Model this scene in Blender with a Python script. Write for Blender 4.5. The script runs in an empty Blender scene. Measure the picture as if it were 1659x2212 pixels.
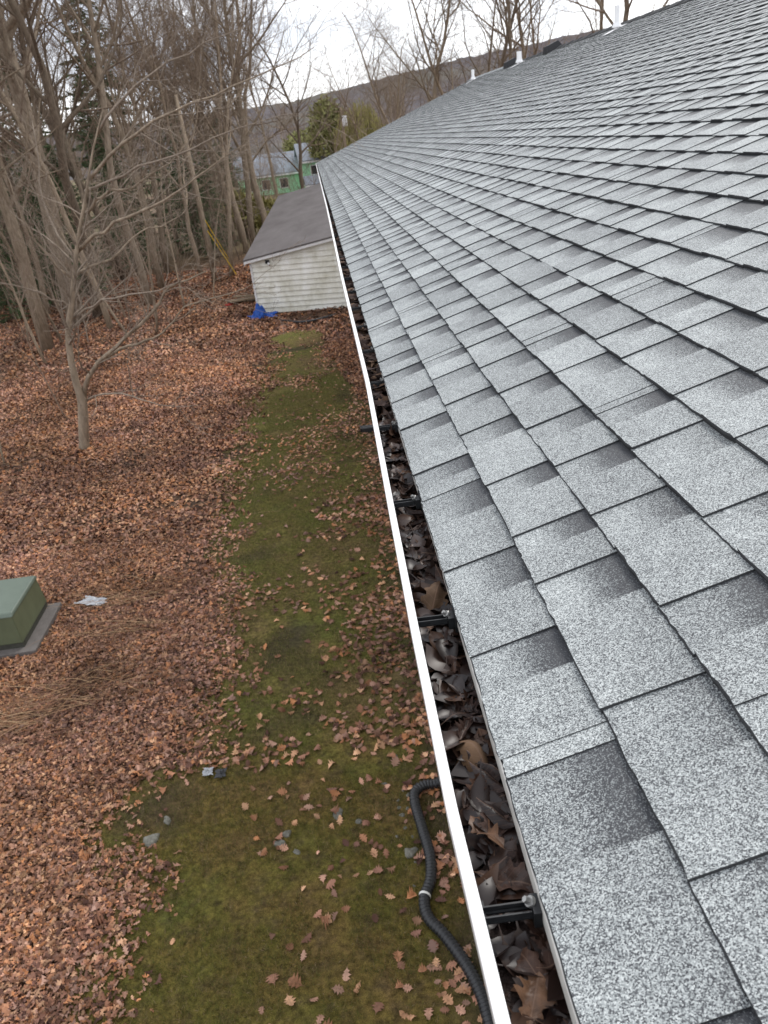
import bpy, math, random
import numpy as np
from mathutils import Vector, Matrix, noise as mnoise
sc = bpy.context.scene
R = math.radians
# ------------------------------------------------------------------ camera
# world: X across the roof (up the slope), Y along the eave, Z up; camera 6 m above the yard
M = np.array([[0.99022599, -0.0863486, -0.10952816],
              [-0.1362458, -0.43094098, -0.89203529],
              [0.02982582, 0.89823927, -0.43849359]])
CAM = np.array([0., 0., 6.])
cd = bpy.data.cameras.new('camera'); cam = bpy.data.objects.new('camera', cd)
sc.collection.objects.link(cam); sc.camera = cam
mw = Matrix(((M[0][0], -M[1][0], -M[2][0], 0), (M[0][1], -M[1][1], -M[2][1], 0), (M[0][2], -M[1][2], -M[2][2], 6.), (0, 0, 0, 1)))
cam.matrix_world = mw
cd.sensor_fit = 'VERTICAL'; cd.sensor_height = 36; cd.lens = 36 * 1680 / 2212
cd.clip_start = 0.05; cd.clip_end = 6000
cd.dof.use_dof = True; cd.dof.focus_distance = 1.5; cd.dof.aperture_fstop = 27.3e-3 / 0.0022
# ------------------------------------------------------------------ sky, sun, exposure
SUN_EL, SUN_AZ = R(48), R(35)          # azimuth from +Y towards +X
w = bpy.data.worlds.new('World'); sc.world = w; w.use_nodes = True
nt = w.node_tree; nt.nodes.clear()
def wn(t, **k):
    n = nt.nodes.new(t)
    for a, b in k.items(): setattr(n, a, b)
    return n
sky = wn('ShaderNodeTexSky', sky_type='NISHITA', sun_disc=False, sun_elevation=SUN_EL, sun_rotation=SUN_AZ)
skm = wn('ShaderNodeMixRGB', blend_type='MULTIPLY'); skm.inputs[0].default_value = 1; skm.inputs[2].default_value = (.11, .11, .11, 1)
tc = wn('ShaderNodeTexCoord'); mp = wn('ShaderNodeMapping'); mp.inputs['Scale'].default_value = (1, 1, 2.6)
n1 = wn('ShaderNodeTexNoise'); n1.inputs['Scale'].default_value = 3.2; n1.inputs['Detail'].default_value = 6; n1.inputs['Distortion'].default_value = .4
r1 = wn('ShaderNodeValToRGB'); r1.color_ramp.elements[0].position = .33; r1.color_ramp.elements[0].color = (.36, .39, .48, 1)
r1.color_ramp.elements[1].position = .58; r1.color_ramp.elements[1].color = (1.12, 1.12, 1.14, 1)
mx = wn('ShaderNodeMixRGB'); mx.inputs[0].default_value = .86
bg = wn('ShaderNodeBackground'); bg.inputs[1].default_value = 1.0
out = wn('ShaderNodeOutputWorld')
L = nt.links.new
L(tc.outputs['Generated'], mp.inputs[0]); L(mp.outputs[0], n1.inputs[0]); L(n1.outputs[0], r1.inputs[0])
L(sky.outputs[0], skm.inputs[1]); L(skm.outputs[0], mx.inputs[1]); L(r1.outputs[0], mx.inputs[2]); L(mx.outputs[0], bg.inputs[0]); L(bg.outputs[0], out.inputs[0])
sd = bpy.data.lights.new('sun', 'SUN'); sd.energy = 1.1; sd.angle = R(18); sd.color = (1, .96, .9)
so = bpy.data.objects.new('sun', sd); sc.collection.objects.link(so)
sv_ = Vector((math.sin(SUN_AZ) * math.cos(SUN_EL), math.cos(SUN_AZ) * math.cos(SUN_EL), math.sin(SUN_EL)))
so.rotation_euler = sv_.to_track_quat('Z', 'Y').to_euler()
sc.view_settings.view_transform = 'Standard'; sc.view_settings.look = 'None'; sc.view_settings.gamma = 1
sc.view_settings.use_curve_mapping = False; sc.view_settings.exposure = 0.9
sc.cycles.max_bounces = 5; sc.cycles.diffuse_bounces = 3; sc.cycles.glossy_bounces = 2

# ------------------------------------------------------------------ helpers
COL = sc.collection
random.seed(7); NP = np.random.default_rng(11)
def proj(P):
    q = (np.atleast_2d(P) - CAM) @ M.T
    z = np.maximum(q[:, 2], 1e-4)
    return 829.5 + 1680 * q[:, 0] / z, 1106 + 1680 * q[:, 1] / z, q[:, 2]
def link(o, parent=None):
    COL.objects.link(o)
    if parent is not None: o.parent = parent
    return o
def tag(o, label=None, cat=None, group=None, kind=None):
    if label: o['label'] = label
    if cat: o['category'] = cat
    if group: o['group'] = group
    if kind: o['kind'] = kind
    return o
def empty(name, loc=(0, 0, 0), rz=0, **k):
    o = bpy.data.objects.new(name, None); o.location = loc; o.rotation_euler = (0, 0, rz); o.empty_display_size = .2
    COL.objects.link(o); return tag(o, **k)
def copy_tree(root, loc, rz, s=1.0, tilt=(0, 0)):
    r = root.copy(); COL.objects.link(r); r.location = loc; r.rotation_euler = (tilt[0], tilt[1], rz); r.scale = (s, s, s)
    for ch in root.children:
        c = ch.copy(); COL.objects.link(c); c.parent = r
    return r
class MB:
    def __init__(s): s.v = []; s.f = []; s.mi = []
    def quad(s, a, b, c, d, m=0):
        i = len(s.v); s.v += [a, b, c, d]; s.f.append((i, i + 1, i + 2, i + 3)); s.mi.append(m)
    def poly(s, pts, m=0):
        i = len(s.v); s.v += pts; s.f.append(tuple(range(i, i + len(pts)))); s.mi.append(m)
    def box(s, lo, hi, m=0, T=None):
        x0, y0, z0 = lo; x1, y1, z1 = hi; i = len(s.v)
        P = [(x0, y0, z0), (x1, y0, z0), (x1, y1, z0), (x0, y1, z0), (x0, y0, z1), (x1, y0, z1), (x1, y1, z1), (x0, y1, z1)]
        if T is not None: P = [tuple(T @ Vector(p)) for p in P]
        s.v += P
        for q in ((0, 3, 2, 1), (4, 5, 6, 7), (0, 1, 5, 4), (1, 2, 6, 5), (2, 3, 7, 6), (3, 0, 4, 7)):
            s.f.append(tuple(i + k for k in q)); s.mi.append(m)
        return s
    def tube(s, pts, rad, n=6, cap=True, m=0):
        P = [Vector(p) for p in pts]; base = len(s.v); N = len(P); u = None
        for i in range(N):
            d = (P[min(i + 1, N - 1)] - P[max(i - 1, 0)])
            if d.length < 1e-9: d = Vector((0, 0, 1))
            d.normalize()
            if u is None:
                u = d.cross(Vector((0, 1, 0)) if abs(d.y) < .8 else Vector((1, 0, 0)))
            else: u = u - d * u.dot(d)
            if u.length < 1e-6: u = d.orthogonal()
            u.normalize(); v2 = d.cross(u); r = rad[i]
            for k in range(n):
                a = 2 * math.pi * k / n; q = P[i] + u * (math.cos(a) * r) + v2 * (math.sin(a) * r); s.v.append((q.x, q.y, q.z))
        for i in range(N - 1):
            for k in range(n):
                a = base + i * n + k; b = base + i * n + (k + 1) % n
                s.f.append((a, b, b + n, a + n)); s.mi.append(m)
        if cap:
            s.f.append(tuple(base + k for k in range(n))[::-1]); s.mi.append(m)
            s.f.append(tuple(base + (N - 1) * n + k for k in range(n))); s.mi.append(m)
        return s
    def mesh(s, name, mats, smooth=False):
        me = bpy.data.meshes.new(name); me.from_pydata(s.v, [], s.f)
        for m in (mats if isinstance(mats, (list, tuple)) else [mats]): me.materials.append(m)
        if len(set(s.mi)) > 1: me.polygons.foreach_set('material_index', s.mi)
        if smooth: me.polygons.foreach_set('use_smooth', [True] * len(me.polygons))
        me.update(); return me
    def build(s, name, mats, parent=None, smooth=False):
        return link(bpy.data.objects.new(name, s.mesh(name, mats, smooth)), parent)
def bevel(o, wd=.006, seg=2):
    b = o.modifiers.new('bevel', 'BEVEL'); b.width = wd; b.segments = seg; b.limit_method = 'ANGLE'; return o
def np_mesh(name, V, F, mat, cols=None, smooth=False, vec=None):
    V = np.ascontiguousarray(V, dtype=np.float32); F = np.ascontiguousarray(F, dtype=np.int32); k = F.shape[1]
    me = bpy.data.meshes.new(name); me.vertices.add(len(V)); me.vertices.foreach_set('co', V.ravel())
    me.loops.add(F.size); me.loops.foreach_set('vertex_index', F.ravel())
    me.polygons.add(len(F)); me.polygons.foreach_set('loop_start', np.arange(0, F.size, k, dtype=np.int32))
    me.polygons.foreach_set('loop_total', np.full(len(F), k, dtype=np.int32))
    if smooth: me.polygons.foreach_set('use_smooth', np.ones(len(F), dtype=bool))
    if cols is not None:
        a = me.attributes.new('col', 'FLOAT_COLOR', 'POINT'); c4 = np.ones((len(V), 4), np.float32); c4[:, :3] = cols; a.data.foreach_set('color', c4.ravel())
    if vec is not None:
        a = me.attributes.new('lv', 'FLOAT_VECTOR', 'POINT'); a.data.foreach_set('vector', np.ascontiguousarray(vec, np.float32).ravel())
    me.materials.append(mat); me.update(calc_edges=True); me.validate(); return me
def vnoise(x, y, s=1.0, seed=0):
    x = np.asarray(x, float) * s; y = np.asarray(y, float) * s
    xi = np.floor(x).astype(np.int64); yi = np.floor(y).astype(np.int64); fx = x - xi; fy = y - yi
    fx = fx * fx * (3 - 2 * fx); fy = fy * fy * (3 - 2 * fy)
    def h(a, b):
        n = (a * 374761393 + b * 668265263 + seed * 69069) & 0xffffffff
        n = ((n ^ (n >> 13)) * 1274126177) & 0xffffffff
        return ((n ^ (n >> 16)) & 0xffff) / 65535.
    return (h(xi, yi) * (1 - fx) + h(xi + 1, yi) * fx) * (1 - fy) + (h(xi, yi + 1) * (1 - fx) + h(xi + 1, yi + 1) * fx) * fy
def fbm(x, y, s=1.0, seed=0):
    return (vnoise(x, y, s, seed) + .5 * vnoise(x, y, s * 2.1, seed + 1) + .25 * vnoise(x, y, s * 4.3, seed + 2)) / 1.75

# ------------------------------------------------------------------ materials
class NT:
    def __init__(s, name, rough=.8, spec=.3):
        s.m = bpy.data.materials.new(name); s.m.use_nodes = True; s.t = s.m.node_tree; s.t.nodes.clear()
        s.b = s.t.nodes.new('ShaderNodeBsdfPrincipled'); s.o = s.t.nodes.new('ShaderNodeOutputMaterial')
        s.t.links.new(s.b.outputs[0], s.o.inputs[0]); s.b.inputs['Roughness'].default_value = rough; s.b.inputs['Specular IOR Level'].default_value = spec
        s._obj = None
    def n(s, t, **k):
        x = s.t.nodes.new(t)
        for a, b in k.items(): setattr(x, a, b)
        return x
    def l(s, a, b): s.t.links.new(a, b)
    def obj(s):
        if s._obj is None: s._obj = s.n('ShaderNodeTexCoord')
        return s._obj.outputs['Object']
    def pos(s): return s.n('ShaderNodeNewGeometry').outputs['Position']
    def map(s, src, scale): 
        m = s.n('ShaderNodeMapping'); m.inputs['Scale'].default_value = scale; s.l(src, m.inputs[0]); return m.outputs[0]
    def noise(s, scale, det=3, src=None, rough=.5):
        x = s.n('ShaderNodeTexNoise'); x.inputs['Scale'].default_value = scale; x.inputs['Detail'].default_value = det; x.inputs['Roughness'].default_value = rough
        s.l(src or s.obj(), x.inputs['Vector']); return x.outputs[0]
    def vor(s, scale, src=None, out='Color', feat='F1'):
        x = s.n('ShaderNodeTexVoronoi'); x.feature = feat; x.inputs['Scale'].default_value = scale; s.l(src or s.obj(), x.inputs['Vector']); return x.outputs[out]
    def ramp(s, fac, els, interp='LINEAR'):
        x = s.n('ShaderNodeValToRGB'); cr = x.color_ramp; cr.interpolation = interp
        while len(cr.elements) < len(els): cr.elements.new(.5)
        for e, (p, c) in zip(cr.elements, els):
            e.position = p; e.color = (*c, 1) if isinstance(c, (tuple, list)) else (c, c, c, 1)
        s.l(fac, x.inputs[0]); return x.outputs[0]
    def mix(s, fac, a, b, mode='MIX'):
        x = s.n('ShaderNodeMixRGB', blend_type=mode)
        for i, q in enumerate((fac, a, b)):
            if isinstance(q, (int, float)): x.inputs[i].default_value = q if i == 0 else (q, q, q, 1)
            elif isinstance(q, (tuple, list)): x.inputs[i].default_value = (*q, 1)
            else: s.l(q, x.inputs[i])
        return x.outputs[0]
    def math(s, op, a, b=0.0, clamp=False):
        x = s.n('ShaderNodeMath', operation=op, use_clamp=clamp)
        for i, q in enumerate((a, b)):
            if isinstance(q, (int, float)): x.inputs[i].default_value = q
            else: s.l(q, x.inputs[i])
        return x.outputs[0]
    def attr(s, name, out='Color'): return s.n('ShaderNodeAttribute', attribute_name=name).outputs[out]
    def rnd(s): return s.n('ShaderNodeObjectInfo').outputs['Random']
    def color(s, c):
        if isinstance(c, (tuple, list)): s.b.inputs['Base Color'].default_value = (*c, 1)
        else: s.l(c, s.b.inputs['Base Color'])
        return s
    def bump(s, h, st=.5, d=.01):
        x = s.n('ShaderNodeBump'); x.inputs['Strength'].default_value = st; x.inputs['Distance'].default_value = d; s.l(h, x.inputs['Height']); s.l(x.outputs[0], s.b.inputs['Normal']); return s
    def rough(s, v): s.l(v, s.b.inputs['Roughness']); return s

def m_shingle():
    t = NT('shingle_granules', .62, .5)
    p = t.pos()
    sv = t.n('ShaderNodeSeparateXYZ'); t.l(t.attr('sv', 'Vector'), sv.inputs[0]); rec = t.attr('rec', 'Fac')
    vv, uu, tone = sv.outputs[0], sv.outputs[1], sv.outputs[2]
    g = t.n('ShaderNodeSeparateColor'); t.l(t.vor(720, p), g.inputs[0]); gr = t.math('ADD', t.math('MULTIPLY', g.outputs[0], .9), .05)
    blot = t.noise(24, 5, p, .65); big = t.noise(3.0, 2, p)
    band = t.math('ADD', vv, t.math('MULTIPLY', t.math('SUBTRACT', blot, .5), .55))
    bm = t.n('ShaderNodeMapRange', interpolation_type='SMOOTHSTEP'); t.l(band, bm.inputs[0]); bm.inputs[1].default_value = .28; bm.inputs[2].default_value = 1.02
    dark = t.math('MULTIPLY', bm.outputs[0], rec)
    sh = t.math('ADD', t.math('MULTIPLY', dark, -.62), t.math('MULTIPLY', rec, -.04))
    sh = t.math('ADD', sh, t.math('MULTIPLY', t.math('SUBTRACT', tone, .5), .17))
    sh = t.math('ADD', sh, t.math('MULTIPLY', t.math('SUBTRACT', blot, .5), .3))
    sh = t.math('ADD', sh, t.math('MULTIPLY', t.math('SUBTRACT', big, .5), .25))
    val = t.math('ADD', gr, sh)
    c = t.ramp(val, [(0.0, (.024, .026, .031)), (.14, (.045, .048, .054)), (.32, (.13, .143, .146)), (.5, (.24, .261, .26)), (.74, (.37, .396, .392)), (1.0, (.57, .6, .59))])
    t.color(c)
    d = t.vor(720, p, 'Distance'); t.bump(d, -.8, .0016) if False else t.bump(t.math('SUBTRACT', 1.0, d), .55, .0012)
    return t.m
def simple(name, c, rough=.7, spec=.3, ns=0, amt=.25, bump=0, bs=40, metal=0, scale=(1, 1, 1)):
    t = NT(name, rough, spec); t.b.inputs['Metallic'].default_value = metal
    if ns:
        n = t.noise(ns, 5, t.map(t.obj(), scale), .6)
        t.color(t.mix(1.0, c, t.ramp(n, [(.25, 1 - amt), (.75, 1 + amt * .6)]), 'MULTIPLY'))
        if bump: t.bump(t.noise(bs, 4, t.map(t.obj(), scale)), bump, .01)
    else: t.color(c)
    return t.m
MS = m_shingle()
ASPH = simple('asphalt_edge', (.05, .052, .054), .9, .1, 900, .6)
WHITE = simple('white_paint', (.86, .86, .85), .35, .4, 9, .05)
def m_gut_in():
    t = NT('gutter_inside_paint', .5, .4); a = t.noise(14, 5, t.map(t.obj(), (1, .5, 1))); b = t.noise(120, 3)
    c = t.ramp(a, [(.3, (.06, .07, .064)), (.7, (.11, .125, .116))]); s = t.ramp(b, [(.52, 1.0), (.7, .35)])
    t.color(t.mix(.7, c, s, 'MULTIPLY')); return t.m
GUTIN = m_gut_in()
def m_gut_out():
    t = NT('gutter_outside_paint', .45, .4); a = t.noise(5, 6, t.map(t.obj(), (4, .8, 6))); 
    t.color(t.ramp(a, [(.35, (.36, .36, .34)), (.62, (.62, .62, .6))])); return t.m
GUTOUT = m_gut_out()
BLACKPL = simple('black_plastic', (.018, .019, .021), .42, .5, 60, .3)
HANGER = simple('hanger_metal_black', (.013, .0145, .016), .5, .4, 90, .4)
SCREW = simple('zinc_screw', (.32, .32, .31), .35, .5, metal=.8)
ALU = simple('drip_edge_metal', (.62, .6, .55), .4, .5, 30, .25)
FLASH = simple('white_flashing', (.8, .8, .8), .5, .3, 8, .1)
DARKVENT = simple('dark_vent_plastic', (.02, .02, .022), .6, .3)
def m_leaf(wet):
    t = NT('wet_leaf' if wet else 'dry_leaf', .4 if wet else .75, .3 if wet else .2)
    lv = t.n('ShaderNodeSeparateXYZ'); t.l(t.attr('lv', 'Vector'), lv.inputs[0]); x, y = lv.outputs[0], lv.outputs[1]
    r = t.rnd()
    if wet:
        base = t.ramp(r, [(0, (.013, .0072, .0062)), (.35, (.023, .012, .0095)), (.62, (.037, .019, .0135)), (.85, (.056, .029, .019)), (1, (.11, .058, .032))])
        base = t.mix(1.0, base, t.ramp(t.noise(34, 4), [(.3, .45), (.7, 1.45)]), 'MULTIPLY')
    else:
        base = t.attr('col')
        base = t.mix(1.0, base, t.ramp(t.rnd(), [(0, .7), (1, 1.3)]), 'MULTIPLY')
        base = t.mix(1.0, base, t.ramp(t.noise(30, 3, t.pos()), [(.3, .75), (.7, 1.2)]), 'MULTIPLY')
    ay = t.math('ABSOLUTE', y)
    rib = t.math('LESS_THAN', ay, .012)
    ph = t.math('FRACT', t.math('MULTIPLY', t.math('SUBTRACT', x, t.math('MULTIPLY', ay, .9)), 7.0))
    sv = t.math('LESS_THAN', ph, .09)
    ve = t.math('MAXIMUM', rib, t.math('MULTIPLY', sv, .5))
    t.color(t.mix(t.math('MULTIPLY', ve, .5), base, (.16, .10, .07)))
    t.bump(t.math('ADD', t.math('MULTIPLY', ve, .6), t.noise(60, 3)), .5, .003)
    if wet: t.rough(t.ramp(t.noise(25, 3), [(.35, .25), (.6, .7)]))
    return t.m
WETLEAF = m_leaf(True); DRYLEAF = m_leaf(False)
def m_litter():
    t = NT('litter_leaf', .8, .15); t.color(t.attr('col')); return t.m
LITTER = m_litter()
WETSCRAP = NT('wet_leaf_scrap', .38, .35); WETSCRAP.color(WETSCRAP.attr('col')); WETSCRAP = WETSCRAP.m
def m_grass():
    t = NT('grass_blade', .7, .2); t.color(t.attr('col')); return t.m
GRASS = m_grass()
def m_ground():
    t = NT('yard_ground', .95, .1); p = t.pos(); mo = t.n('ShaderNodeSeparateColor'); t.l(t.attr('col'), mo.inputs[0])
    moss, dirt, far = mo.outputs[0], mo.outputs[1], mo.outputs[2]
    v = t.vor(11, p); vs = t.n('ShaderNodeSeparateColor'); t.l(v, vs.inputs[0])
    lit = t.ramp(vs.outputs[0], [(0, (.04, .022, .016)), (.4, (.085, .046, .03)), (.7, (.15, .08, .047)), (1, (.24, .14, .085))])
    lit = t.mix(1.0, lit, t.ramp(t.noise(1.3, 4, p), [(.3, .65), (.7, 1.25)]), 'MULTIPLY')
    a = t.noise(.75, 6, p, .7); b = t.noise(18, 4, p, .7); c = t.noise(140, 3, p)
    mc = t.ramp(a, [(.34, (.14, .09, .04)), (.46, (.132, .095, .029)), (.56, (.112, .096, .024)), (.68, (.09, .093, .024)), (.82, (.13, .12, .045))])
    yz = t.n('ShaderNodeSeparateXYZ'); t.l(p, yz.inputs[0]); mr = t.n('ShaderNodeMapRange', interpolation_type='SMOOTHSTEP'); t.l(t.math('ADD', yz.outputs[1], t.math('MULTIPLY', a, 1.6)), mr.inputs[0]); mr.inputs[1].default_value = 6.8; mr.inputs[2].default_value = 8.2
    mc = t.mix(mr.outputs[0], mc, t.ramp(a, [(.36, (.15, .107, .047)), (.5, (.128, .11, .033)), (.63, (.105, .108, .028)), (.82, (.145, .14, .05))]))
    mc = t.mix(t.ramp(t.noise(5.5, 5, p, .7), [(.48, 0.0), (.68, .72)]), mc, (.075, .054, .03)); mc = t.mix(1.0, mc, t.ramp(b, [(.3, .45), (.7, 1.55)]), 'MULTIPLY'); mc = t.mix(1.0, mc, t.ramp(c, [(.3, .6), (.7, 1.4)]), 'MULTIPLY')
    soil = t.ramp(b, [(.3, (.03, .024, .018)), (.7, (.07, .055, .04))])
    fr = t.ramp(t.noise(.03, 5, p), [(.35, (.15, .10, .07)), (.65, (.13, .12, .06))])
    e = t.math('ADD', moss, t.math('MULTIPLY', t.math('SUBTRACT', b, .5), .5))
    em = t.ramp(e, [(.42, 0.0), (.58, 1.0)])
    col = t.mix(em, lit, mc); col = t.mix(dirt, col, soil); col = t.mix(far, col, fr)
    t.color(col); t.bump(t.math('ADD', b, t.math('MULTIPLY', c, .4)), .8, .03); return t.m
GROUND = m_ground()
def m_bark(name, c1, c2, sc_=(6, 6, 1.2)):
    t = NT(name, .95, .1); n = t.noise(3, 5, t.map(t.obj(), sc_), .65)
    c = t.ramp(n, [(.3, c1), (.7, c2)]); c = t.mix(1.0, c, t.ramp(t.rnd(), [(0, .8), (1, 1.2)]), 'MULTIPLY')
    t.color(c); t.bump(n, .7, .04); return t.m
BARK = m_bark('grey_brown_bark', (.17, .13, .09), (.37, .295, .215))
BARKPALE = m_bark('pale_smooth_bark', (.15, .118, .086), (.36, .29, .215), (3, 3, .8))
BARKDARK = m_bark('dark_bark', (.11, .084, .062), (.24, .19, .14))
TWIG = m_bark('twig_bark', (.165, .118, .085), (.265, .205, .155))
TWIGPALE = m_bark('pale_twig_bark', (.17, .135, .105), (.29, .24, .19))
def m_needle(name, a, b):
    t = NT(name, .7, .2); c = t.ramp(t.noise(.9, 4, t.pos()), [(.3, a), (.7, b)])
    c = t.mix(1.0, c, t.ramp(t.noise(9, 2, t.pos()), [(.3, .6), (.7, 1.5)]), 'MULTIPLY'); t.color(c); return t.m
NEEDLE = m_needle('conifer_needles', (.05, .085, .036), (.1, .145, .06))
YLEAF = m_needle('yellow_green_withes', (.2, .18, .06), (.3, .27, .1))
OLEAF = m_needle('olive_foliage', (.16, .165, .06), (.26, .255, .1))
def m_siding():
    t = NT('weathered_white_siding', .55, .3); a = t.noise(1.6, 5, t.map(t.pos(), (1, 1, .6)), .7); b = t.noise(5, 5, t.pos(), .7)
    c = t.ramp(a, [(.3, (.52, .5, .4)), (.48, (.7, .69, .61)), (.66, (.82, .815, .77))])
    c = t.mix(t.ramp(b, [(.66, 0.0), (.76, .75)]), c, (.1, .1, .085)); t.color(c); return t.m
SIDING = m_siding()
TRIM = simple('white_trim', (.66, .66, .65), .5, .3, 6, .15)
def m_rollroof():
    t = NT('dark_roll_roofing', .85, .25); a = t.noise(.9, 5, t.map(t.pos(), (1, .5, 1)), .6); b = t.noise(60, 2, t.pos())
    c = t.ramp(a, [(.3, (.082, .072, .07)), (.7, (.135, .122, .12))]); t.color(t.mix(1.0, c, t.ramp(b, [(.3, .85), (.7, 1.15)]), 'MULTIPLY')); return t.m
ROLL = m_rollroof()
TARP = simple('blue_tarp', (.02, .085, .36), .5, .3, 7, .5)
CABINET = simple('green_cabinet_paint', (.105, .122, .07), .5, .35, 4, .25, scale=(1, 1, .5))
CABTOP = simple('green_cabinet_lid_paint', (.10, .13, .1), .42, .4, 3, .2)
CABBASE = simple('cabinet_base_grime', (.055, .055, .045), .7, .2, 12, .4)
CONC = simple('concrete_pad', (.13, .118, .11), .9, .15, 14, .2, .4, 60)
STONE = simple('grey_stone', (.18, .175, .148), .9, .15, 25, .5)
GREENW = simple('mint_green_siding', (.38, .72, .44), .6, .2, 3, .1)
GREYROOF = simple('grey_shingle_roof', (.25, .27, .30), .9, .1, 5, .2)
GLASS = simple('window_glass', (.03, .035, .04), .12, .5)
WOODP = simple('weathered_pole_wood', (.25, .19, .13), .9, .1, 4, .3, scale=(4, 4, .4))
YELLOW = simple('yellow_guy_guard', (.62, .40, .02), .5, .3)
PLASTIC = simple('clear_white_plastic', (.33, .345, .365), .25, .5, 20, .3)
STRAW = NT('dead_stalk', .85, .15); STRAW.color(STRAW.attr('col')); STRAW = STRAW.m
HILL = NT('bare_wooded_hill', 1, 0); _n = HILL.noise(.035, 6, HILL.pos(), .7); _n2 = HILL.noise(.006, 3, HILL.pos())
HILL.color(HILL.mix(HILL.ramp(_n2, [(.45, 0.0), (.7, .5)]), HILL.ramp(_n, [(.3, (.082, .078, .086)), (.7, (.138, .124, .125))]), (.15, .15, .11))); HILL = HILL.m
HOUSEW = simple('house_siding', (.6, .58, .54), .6, .3, 2, .1)
RED = simple('faded_red_plastic', (.4, .04, .03), .5, .3)

# ------------------------------------------------------------------ ground, hill
def moss_edge(Y):
    return np.interp(Y, [2, 3.9, 5.0, 5.9, 6.8, 8, 10, 14, 18.8, 24, 27, 28.6], [-2.85, -2.85, -3.0, -2.9, -2.65, -2.55, -2.55, -2.65, -2.7, -2.35, -2.0, -1.4])
def moss_right(Y):
    return np.interp(Y, [2, 16, 20, 24, 28.6], [1.5, 1.2, .2, -.35, -.7])
def moss_val(X, Y):
    n = (fbm(X, Y, 1.0, 3) - .5) * 1.1
    a = np.clip((X - moss_edge(Y) + n * .9 + (fbm(X, Y, 4.5, 61) - .5) * .8) / 1.45 + .5, 0, 1)
    b = np.clip((moss_right(Y) - X + n) / .4 + .5, 0, 1)
    c = np.clip((28.3 - Y + n * 2) / 1.2 + .5, 0, 1)
    d = np.clip((Y + 8) / 4, 0, 1)
    return a * b * c * d
def gz(X, Y):
    X = np.asarray(X, float); Y = np.asarray(Y, float)
    und = (fbm(X, Y, .35, 9) - .5) * .10
    fade = np.clip((np.hypot(X, Y) - 60) / 60, 0, 1)
    far = np.clip((np.hypot(X, Y) - 90) / 300, 0, 1) * (-1.2)
    return und * (1 - fade) + far
gx = np.unique(np.concatenate([np.arange(-16, 2.01, .13), np.array([-3500, -1800, -900, -500, -300, -200, -140, -100, -75, -55, -42, -34, -28, -24, -21, -19, -17.3, 3, 5, 8, 12, 18, 26, 40, 60, 90, 140, 200, 300, 500, 900, 1800, 3500])]))
gy = np.unique(np.concatenate([np.arange(2, 34.01, .13), np.array([-3000, -1000, -300, -100, -40, -15, -6, -2, 0, 1.2, 35, 37, 40, 44, 49, 55, 62, 70, 80, 95, 115, 140, 180, 240, 320, 450, 700, 1100, 1800, 3500])]))
GX, GY = np.meshgrid(gx, gy, indexing='ij'); V = np.stack([GX, GY, gz(GX, GY)], -1).reshape(-1, 3)
ni, nj = len(gx), len(gy); I = np.arange(ni * nj).reshape(ni, nj)
F = np.stack([I[:-1, :-1], I[1:, :-1], I[1:, 1:], I[:-1, 1:]], -1).reshape(-1, 4)
x, y = V[:, 0], V[:, 1]
cm = np.zeros((len(V), 3)); cm[:, 0] = moss_val(x, y)
# bare wet soil: beside the wall, and a dark hollow by the shed
cm[:, 1] = np.clip((x - .05 + (fbm(x, y, 2, 5) - .5) * .6) / .5, 0, .8) * (y < 29) * (x < 3) + .5 * np.exp(-((x + 1) / .8) ** 2 - ((y - 29.7) / .9) ** 2)
cm[:, 1] = np.maximum(cm[:, 1], np.clip((fbm(x, y, .8, 21) - .66) * 6, 0, .7) * (y < 40))
cm[:, 2] = np.clip((y - 46 + (fbm(x, y, .1, 8) - .5) * 20) / 12, 0, 1)
g = link(bpy.data.objects.new('ground', np_mesh('ground', V, F, GROUND, cm, True)))
tag(g, 'leaf strewn brown yard with a mossy green strip beside the house', kind='structure')
hx = np.concatenate([np.arange(-1600, -100, 40), np.arange(-100, 500, 3.5), np.arange(500, 1700, 40)]); hy = np.concatenate([np.linspace(520, 940, 36), np.linspace(945, 1060, 22)])
HX, HY = np.meshgrid(hx, hy, indexing='ij')
crest = np.interp(HX, [-1600, -400, -29, 19, 131, 195, 309, 420, 700, 1700], [28, 42, 48, 52, 65.5, 72, 81, 88, 95, 60])
prof = np.clip((HY - 540) / 460, 0, 1); prof = prof ** 1.15
HZ = crest * prof * np.clip((1075 - HY) / 60, 0, 1) ** .5 - 3 + (fbm(HX, HY, .05, 4) - .5) * 4 * (prof > .02) + (vnoise(HX, HY, .45, 14) - .5) * 2.2 * (prof > .02)
Vh = np.stack([HX, HY, HZ], -1).reshape(-1, 3); a_, b_ = len(hx), len(hy); I = np.arange(a_ * b_).reshape(a_, b_)
Fh = np.stack([I[:-1, :-1], I[1:, :-1], I[1:, 1:], I[:-1, 1:]], -1).reshape(-1, 4)
tag(link(bpy.data.objects.new('hill', np_mesh('hill', Vh, Fh, HILL))), 'long bare wooded ridge behind the roof', kind='structure')

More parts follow.
